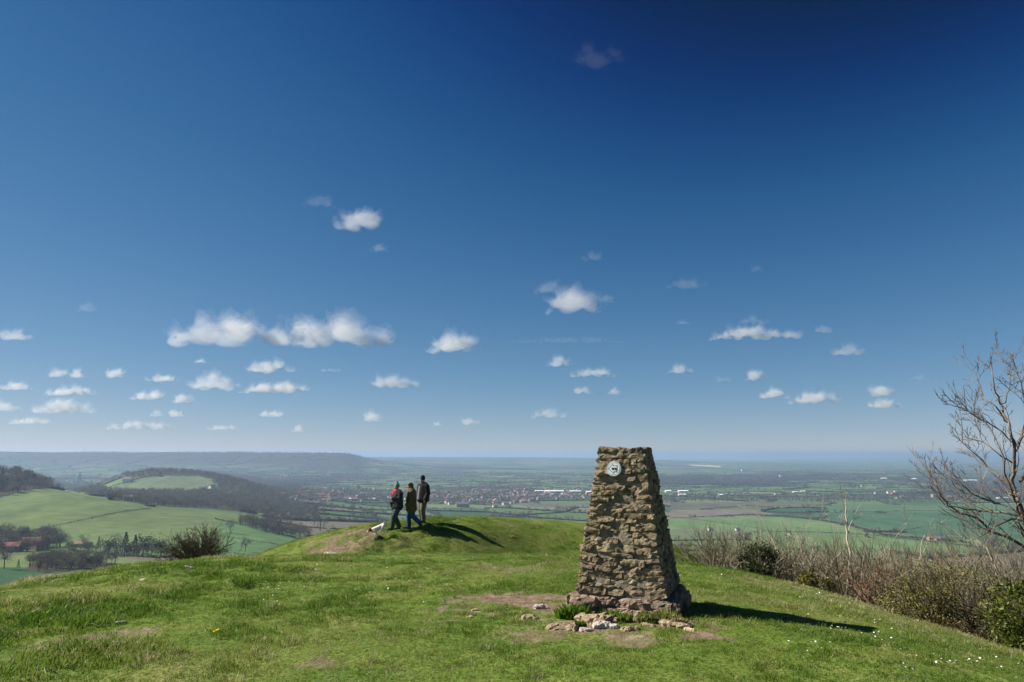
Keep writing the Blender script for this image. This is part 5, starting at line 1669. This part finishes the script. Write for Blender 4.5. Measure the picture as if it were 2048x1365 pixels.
for i, (p, kd, rz, sc) in enumerate(HOUSES):
    if i in hs:
        nm = ['pale rendered house with slate roof', 'brick house with red tiled roof', 'stone house with slate roof', 'brick terrace with slate roof', 'pale rendered house with red tiled roof'][kd]
        place_house(kd, p, rz, sc, nm + ' among the crowded roofs of the vale town', 'houses of the vale town, kind %s' % ['a', 'b', 'c', 'd', 'e'][kd])
    else:
        M = Matrix.Translation(p) @ Matrix.Rotation(rz, 4, 'Z') @ Matrix.Scale(sc, 4)
        for j in (0, 1):
            n0 = len(bmh.verts); f0 = len(bmh.faces); bmh.from_mesh(HM[kd][j]); bmh.verts.ensure_lookup_table(); bmh.faces.ensure_lookup_table()
            for v in bmh.verts[n0:]: v.co = M @ v.co
            for f in bmh.faces[f0:]: f.material_index = [(0, 3), (1, 4), (2, 3), (1, 3), (0, 4)][kd][j]
meh = bpy.data.meshes.new('far_houses'); bmh.to_mesh(meh); bmh.free()
for m_ in (M_WALLW, M_WALLB, M_WALLS, M_ROOFG, M_ROOFR): meh.materials.append(m_)
tag(link('far_houses', meh), 'crowded far roofs of the vale town', None, kind='stuff')

# villages and farms out on the plain and in the valley
FARMS = [
 (64, 1097, 1, .1, 1.2, 'red roofed cottage in the hamlet under the trees'), (52, 1100, 4, .3, 1.0, 'long red roofed cottage by the lane in the hamlet'), (80, 1101, 1, 1.2, .9, 'small red roofed cottage at the hamlet end of the lane'),
 (24, 1104, 1, .2, 1.0, 'orange tiled cottage nearest the frame edge in the hamlet'), (24, 1076, 0, .2, .8, 'pale cottage up among the hamlet trees'),
 (405, 981, 0, .2, 1.6, 'long white farmhouse on the knoll'), (424, 978, 0, 1.0, 1.4, 'white farm building with bright gable on the knoll'), (255, 966, 0, .1, 2.0, 'pale barn at the wood edge beyond the big field'),
 (256, 1002, 0, .4, 1.2, 'white house hidden in the wood band'), (612, 1010, 0, .3, 1.4, 'white house at the foot of the wood by the town'), (628, 1011, 3, .3, 1.4, 'low pale farm range at the foot of the wood by the town'),
 (1863, 1081, 1, .1, 1.0, 'small red roofed house on the tree-lined hedge'), (1880, 1082, 3, .1, 1.0, 'dark roofed barn beside the small red roofed house'),
 (1420, 1062, 0, .4, .9, 'pale house seen over the bare scrub'), (1475, 1062, 0, .2, .8, 'white cottage seen over the bare scrub'), (1580, 1071, 4, .6, .7, 'pinkish cottage on the hedge beyond the scrub'),
 (1778, 988, 0, .2, 1.6, 'white house in the village on the plain, closest to its church'), (1785, 990, 1, .5, 1.5, 'brick house in the middle of the village on the plain'), (1792, 987, 0, .1, 1.7, 'brightest white house of the village on the plain'),
 (1804, 997, 0, .2, 1.3, 'lone white house below the village on the plain'), (1793, 998, 0, .9, 1.1, 'pale cottage below the village on the plain'), (1752, 989, 0, .3, 1.3, 'pale house at the near end of the village on the plain'),
 (1868, 995, 0, .2, 1.8, 'white house behind the bare branch tips'), (1900, 998, 1, .1, 1.5, 'brick house behind the bare branches'), (1725, 974, 2, .3, 1.6, 'stone church-like house above the village on the plain'),
 (990, 1015, 0, .3, 1.3, 'white house in the fields below the town'), (925, 1015, 3, .2, 2.0, 'long pale farm range in the fields below the town'), (895, 1008, 0, .8, 1.6, 'bright white gabled house at the town edge by the walkers'),
 (1562, 955, 0, .2, 2.4, 'far white house on the plain'), (1486, 943, 0, .1, 3.0, 'far white building low on the horizon plain'),
]
for px, py, kd, rz, sc, lab in FARMS:
    p = vale_at(px, py)
    if p is None: continue
    r_ = place_house(kd, p, rz, sc, lab, None)
    # windows and a chimney on those near enough to show them
    if p[1] < 1100:
        L_ = [11, 14, 10, 20, 12][kd]; w_ = [8, 8, 7.5, 8, 8][kd] / 2
        for k in range(3):
            for zz in (1.2, 3.4):
                x0 = -L_ / 2 + L_ * (k + .5) / 3
                V = np.array([(x0 - .5, -w_ - .03, zz), (x0 + .5, -w_ - .03, zz), (x0 + .5, -w_ - .03, zz + 1.1), (x0 - .5, -w_ - .03, zz + 1.1), (x0 - .5, -w_ + .1, zz), (x0 + .5, -w_ + .1, zz), (x0 + .5, -w_ + .1, zz + 1.1), (x0 - .5, -w_ + .1, zz + 1.1)])
                link('window', mesh_np('window', V, np.array([(0, 1, 2, 3), (1, 5, 6, 2), (4, 0, 3, 7), (3, 2, 6, 7), (0, 4, 5, 1)]), [M_GLASS]), r_)
        V, F = tubes([(Vector((L_ / 2 - 1, 0, 6)), Vector((L_ / 2 - 1, 0, 9.4)), .7, .65)], 4)
        link('chimney', mesh_np('chimney', V, [F, np.array([(4, 5, 6, 7)])], [M_WALLB]), r_)

SHEDS = [  # px, py, width px, depth m, height m, label
 (163, 1094, 32, 9, 3.0, 'long low terracotta roofed farm building in the valley', M_ROOFR, M_WALLB),
 (1078, 985, 26, 40, 9, 'white factory shed at the town end nearest the walkers', M_SHED, M_WALLW), (1108, 986, 60, 60, 11, 'longest white factory shed beyond the town', M_SHED, M_WALLW), (1150, 986, 34, 50, 10, 'white factory shed between the longest one and the pillar', M_SHED, M_WALLW),
 (1180, 988, 26, 50, 12, 'pale factory shed half hidden by the pillar', M_SHED, M_WALLW), (1100, 990, 40, 30, 8, 'grey factory shed in front of the longest white one', M_ROOFG, M_WALLW), (1048, 993, 34, 30, 6, 'slanting row of pale roofs in the town', M_SHED, M_WALLW),
 (1336, 985, 18, 50, 9, 'white shed just past the pillar', M_SHED, M_WALLW), (1366, 985, 30, 50, 9, 'white shed second past the pillar', M_SHED, M_WALLS), (1364, 992, 22, 40, 8, 'low white shed below the second one past the pillar', M_SHED, M_WALLW),
 (1442, 993, 16, 40, 9, 'white roofed works with reddish walls in the trees', M_SHED, M_WALLB), (1592, 986, 18, 30, 7, 'white barn in the line of roofs on the plain', M_SHED, M_WALLW), (1606, 985, 14, 30, 7, 'white barn next along the line of roofs on the plain', M_SHED, M_WALLW), (1628, 987, 26, 30, 5, 'low cream barn ending the line of roofs on the plain', M_SHED, M_WALLS),
 (1556, 990, 22, 30, 5, 'red roofed works on the plain', M_ROOFR, M_WALLS), (700, 1000, 36, 30, 6, 'white school block at the town edge', M_SHED, M_WALLW), (745, 1000, 24, 25, 6, 'long low white block at the town edge left of the walkers', M_SHED, M_WALLW), (655, 997, 12, 20, 8, 'bright white gable at the wood end of the town', M_SHED, M_WALLW),
 (1768, 959, 14, 60, 9, 'far white sheds on the plain over the village', M_SHED, M_WALLW), (1828, 960, 14, 60, 9, 'far white sheds beside the bare branch tips', M_SHED, M_WALLW), (1940, 963, 40, 60, 9, 'far long white sheds behind the bare branches', M_SHED, M_WALLW), (2005, 998, 34, 30, 6, 'long white roof behind the bare tree trunk', M_SHED, M_WALLW),
 (925, 1013, 18, 15, 5, 'pale farm shed in the fields below the town', M_SHED, M_WALLS)]
for px, py, wpx, dep, hh, lab, rm, wm in SHEDS:
    p = vale_at(px, py)
    if p is None: continue
    k_ = 1.0 if py > 1050 else .62
    a, b = house_meshes(wpx * k_ / FPX * p[1], dep * k_, hh * (1 if k_ == 1 else .7), dep * .12 * k_, wm, rm)
    root = empty('shed', p, rh.normal(0.05, .06)); tag(root, lab, 'building', 'sheds and works')
    link('walls', a, root); link('roof', b, root)

def build_mast():
    p = vale_at(168, 909.5)
    if p is None: p = np.array([-4000., 6400., 10.])
    hgt = 13 / FPX * p[1]
    root = empty('radio_mast', p); tag(root, 'thin radio mast on the far wooded ridge', 'mast')
    segs = []
    for a in range(3):
        c, s_ = math.cos(a * 2.094) * 2.2, math.sin(a * 2.094) * 2.2
        segs.append((Vector((c, s_, 0)), Vector((c * .3, s_ * .3, hgt)), .5, .35))
    V, F = tubes(segs, 4); link('lattice', mesh_np('lattice', V, F, [M_BARKFAR]), root)
    V, F = tubes([(Vector((0, 0, hgt * .95)), Vector((0, 0, hgt * 1.25)), .7, .3)], 5); link('aerial', mesh_np('aerial', V, F, [M_BARKFAR]), root)
build_mast()

# ------------------------------------------------------------------ clouds: closed bodies of scattering vapour at 1.4 km above the hill
CLOUDS = [  # px, py centre, width, height, density factor, label or None
 (1198, 114, 110, 40, .10, 'thin high wisp of cloud alone in the deep blue'),
 (718, 444, 78, 46, .8, 'small tilted cloud high over the walkers'), (640, 406, 66, 22, .18, 'faint wisp above the small tilted cloud'), (760, 498, 40, 16, .3, 'tiny puff under the small tilted cloud'),
 (1145, 608, 112, 52, .8, 'round puffy cloud over the pillar'), (1108, 578, 84, 26, .3, 'faint veil on the shoulder of the round puffy cloud'), (1212, 600, 34, 16, .25, 'faint scrap beside the round puffy cloud'),
 (557, 669, 462, 66, 1.1, 'largest cloud, a long joined double hump'),
 (904, 691, 114, 38, 1.0, 'compact cloud beside the largest double-humped cloud'), (1512, 669, 186, 26, .75, 'long flat cloud over the vale past the pillar'), (1505, 642, 60, 16, .25, 'faint scrap above the long flat cloud'),
 (1698, 702, 66, 26, .5, 'soft hazy puff past the long flat cloud'), (1648, 660, 40, 16, .35, 'small scrap between the long flat cloud and the hazy puff'), (25, 669, 66, 28, .6, 'ragged cloud cut by the frame edge'),
 (541, 735, 98, 26, .8, 'flat cloud directly below the largest double-humped cloud'), (432, 768, 98, 32, 1.0, 'bright rounded cloud joined to a long tail'), (556, 777, 150, 24, 1.0, 'long tail of cloud trailing from the bright rounded one'), (785, 767, 112, 24, .6, 'pale flat cloud over the walkers'),
 (1122, 725, 52, 20, .6, 'small flat cloud left of the pillar top'), (1186, 746, 88, 22, .75, 'lens shaped cloud right over the pillar'), (1360, 740, 54, 18, .75, 'small bright cloud past the pillar'), (1511, 753, 42, 22, .7, 'small round cloud under the long flat one'),
 (1550, 790, 62, 20, .9, 'bright small cloud, first of a close pair'), (1628, 799, 100, 24, .8, 'bright ragged cloud, second of a close pair'), (1762, 785, 40, 24, .9, 'upper of two stacked small clouds near the bare tree'), (1768, 809, 74, 18, .8, 'lower of two stacked small clouds near the bare tree'),
 (130, 815, 112, 30, .9, 'arched white cloud low over the ridge'), (1100, 830, 70, 18, .55, 'low pale cloud left of the pillar'), (280, 853, 140, 16, .5, 'lowest long cloud bank over the ridge'), (745, 837, 36, 20, .7, 'low bright puff above the walkers'),
 (1140, 682, 240, 12, .13, 'faint straight streak of thin cloud left of the long flat one'), (140, 784, 100, 18, .8, None), (32, 774, 80, 18, .7, None), (15, 815, 50, 24, .7, None), (232, 749, 40, 18, .8, None), (115, 748, 36, 18, .7, None), (153, 750, 32, 16, .7, None), (325, 758, 64, 14, .6, None),
 (293, 792, 70, 20, .9, None), (366, 799, 40, 18, .8, None), (352, 829, 28, 16, .8, None), (312, 828, 24, 14, .6, None), (543, 829, 58, 14, .7, None), (940, 845, 34, 14, .7, None), (446, 856, 60, 12, .5, None), (597, 860, 26, 14, .6, None), (62, 843, 84, 14, .6, None),
 (1165, 782, 38, 16, .7, None), (1230, 785, 32, 14, .5, None), (172, 616, 40, 20, .2, None), (1372, 568, 76, 26, .25, None), (1185, 514, 44, 18, .25, None), (1366, 645, 32, 12, .25, None), (1512, 538, 26, 14, .2, None), (875, 849, 18, 8, .5, None), (1445, 760, 40, 12, .25, None), (1840, 755, 36, 14, .2, None), (400, 723, 24, 10, .5, None), (660, 741, 50, 8, .3, None),
]
def build_cloud(k, px, py, w, h, f, label):
    rr = random.Random(1000 + k)
    t = float(ray(px, py)[1])
    D = 1450.0 / t
    c = at(px, py, D)
    s = D / FPX * 1.0
    W, Hh = w * s, h * s
    bm = bmesh.new()
    n = max(9, int(w / h * 6))
    for i in range(n):
        u = rr.uniform(-1, 1)
        env = (1 - abs(u) ** 2.2)
        if w > 400: env = .35 + .65 * max(math.exp(-((u + .38) / .3) ** 2), math.exp(-((u - .45) / .26) ** 2))
        r = Hh * (.09 + .33 * env * rr.uniform(.3, 1.1))
        z = -.42 * Hh + r * .75 + rr.uniform(0, .55) * Hh * env * .8
        z = min(z, Hh * .5 - r * .75)
        M = Matrix.Translation((u * (W / 2 - r * .6), rr.uniform(-.5, .5) * min(W * .3, Hh * 1.2), z)) @ Matrix.Diagonal((r * rr.uniform(1.1, 1.9), r * 1.3, r * .85, 1))
        bmesh.ops.create_icosphere(bm, subdivisions=2, radius=1.0, matrix=M)
    me = bpy.data.meshes.new('cloud'); bm.to_mesh(me); bm.free()
    o = bpy.data.objects.new('cloud', me); COL.objects.link(o)
    md = o.modifiers.new('r', 'REMESH'); md.mode = 'VOXEL'; md.voxel_size = Hh / (20.0 if w > 100 else 14.0)
    dg = bpy.context.evaluated_depsgraph_get()
    me2 = bpy.data.meshes.new_from_object(o.evaluated_get(dg)); o.modifiers.clear(); o.data = me2; bpy.data.meshes.remove(me)
    nv = len(me2.vertices); co = np.zeros(nv * 3, np.float32); me2.vertices.foreach_get('co', co); co = co.reshape(-1, 3)
    no = np.zeros(nv * 3, np.float32); me2.vertices.foreach_get('normal', no); no = no.reshape(-1, 3)
    q = co / Hh; sh = k * 3.7
    up = np.clip(no[:, 2] * .5 + .6, .15, 1)                     # bases stay flatter than tops
    o.location = c
    for lay, (grow_, amp, dens) in enumerate(((.16, .50, .18), (.03, .38, .34), (-.06, .28, .48))):
        d = np.array([mnoise.fractal(Vector((a * 1.7 + sh + lay * .13, b * 1.9, c_ * 2.8)), .62, 2.3, 5) for a, b, c_ in q])
        co2 = co + no * ((grow_ + d * amp) * up * Hh)[:, None]
        mm = me2 if lay == 0 else base_me.copy()
        if lay == 0: base_me = me2.copy()
        mm.vertices.foreach_set('co', co2.astype(np.float32).ravel()); mm.update()
        m, nt, N, L, out = new_mat('cloud_vapour')
        p = N.new('ShaderNodeVolumePrincipled'); p.inputs['Color'].default_value = (.97, .97, .98, 1); p.inputs['Anisotropy'].default_value = .2
        p.inputs['Density'].default_value = CLOUD_TAU * f * (.45 if f < .36 else 1.0) * dens / (Hh * .8)
        L.new(p.outputs[0], out.inputs['Volume'])
        mm.materials.clear(); mm.materials.append(m)
        if lay: link('cloud_core', mm, o)
    if label is None:
        label = 'small white puff in the scattered cloud field low over the vale' if py > 700 else 'faint small wisp scattered high in the blue'
    tag(o, label, 'cloud', 'fair weather clouds' if py > 700 else 'high wisps')
CLOUD_TAU = .62
for k, cdef in enumerate(CLOUDS): build_cloud(k, *cdef)
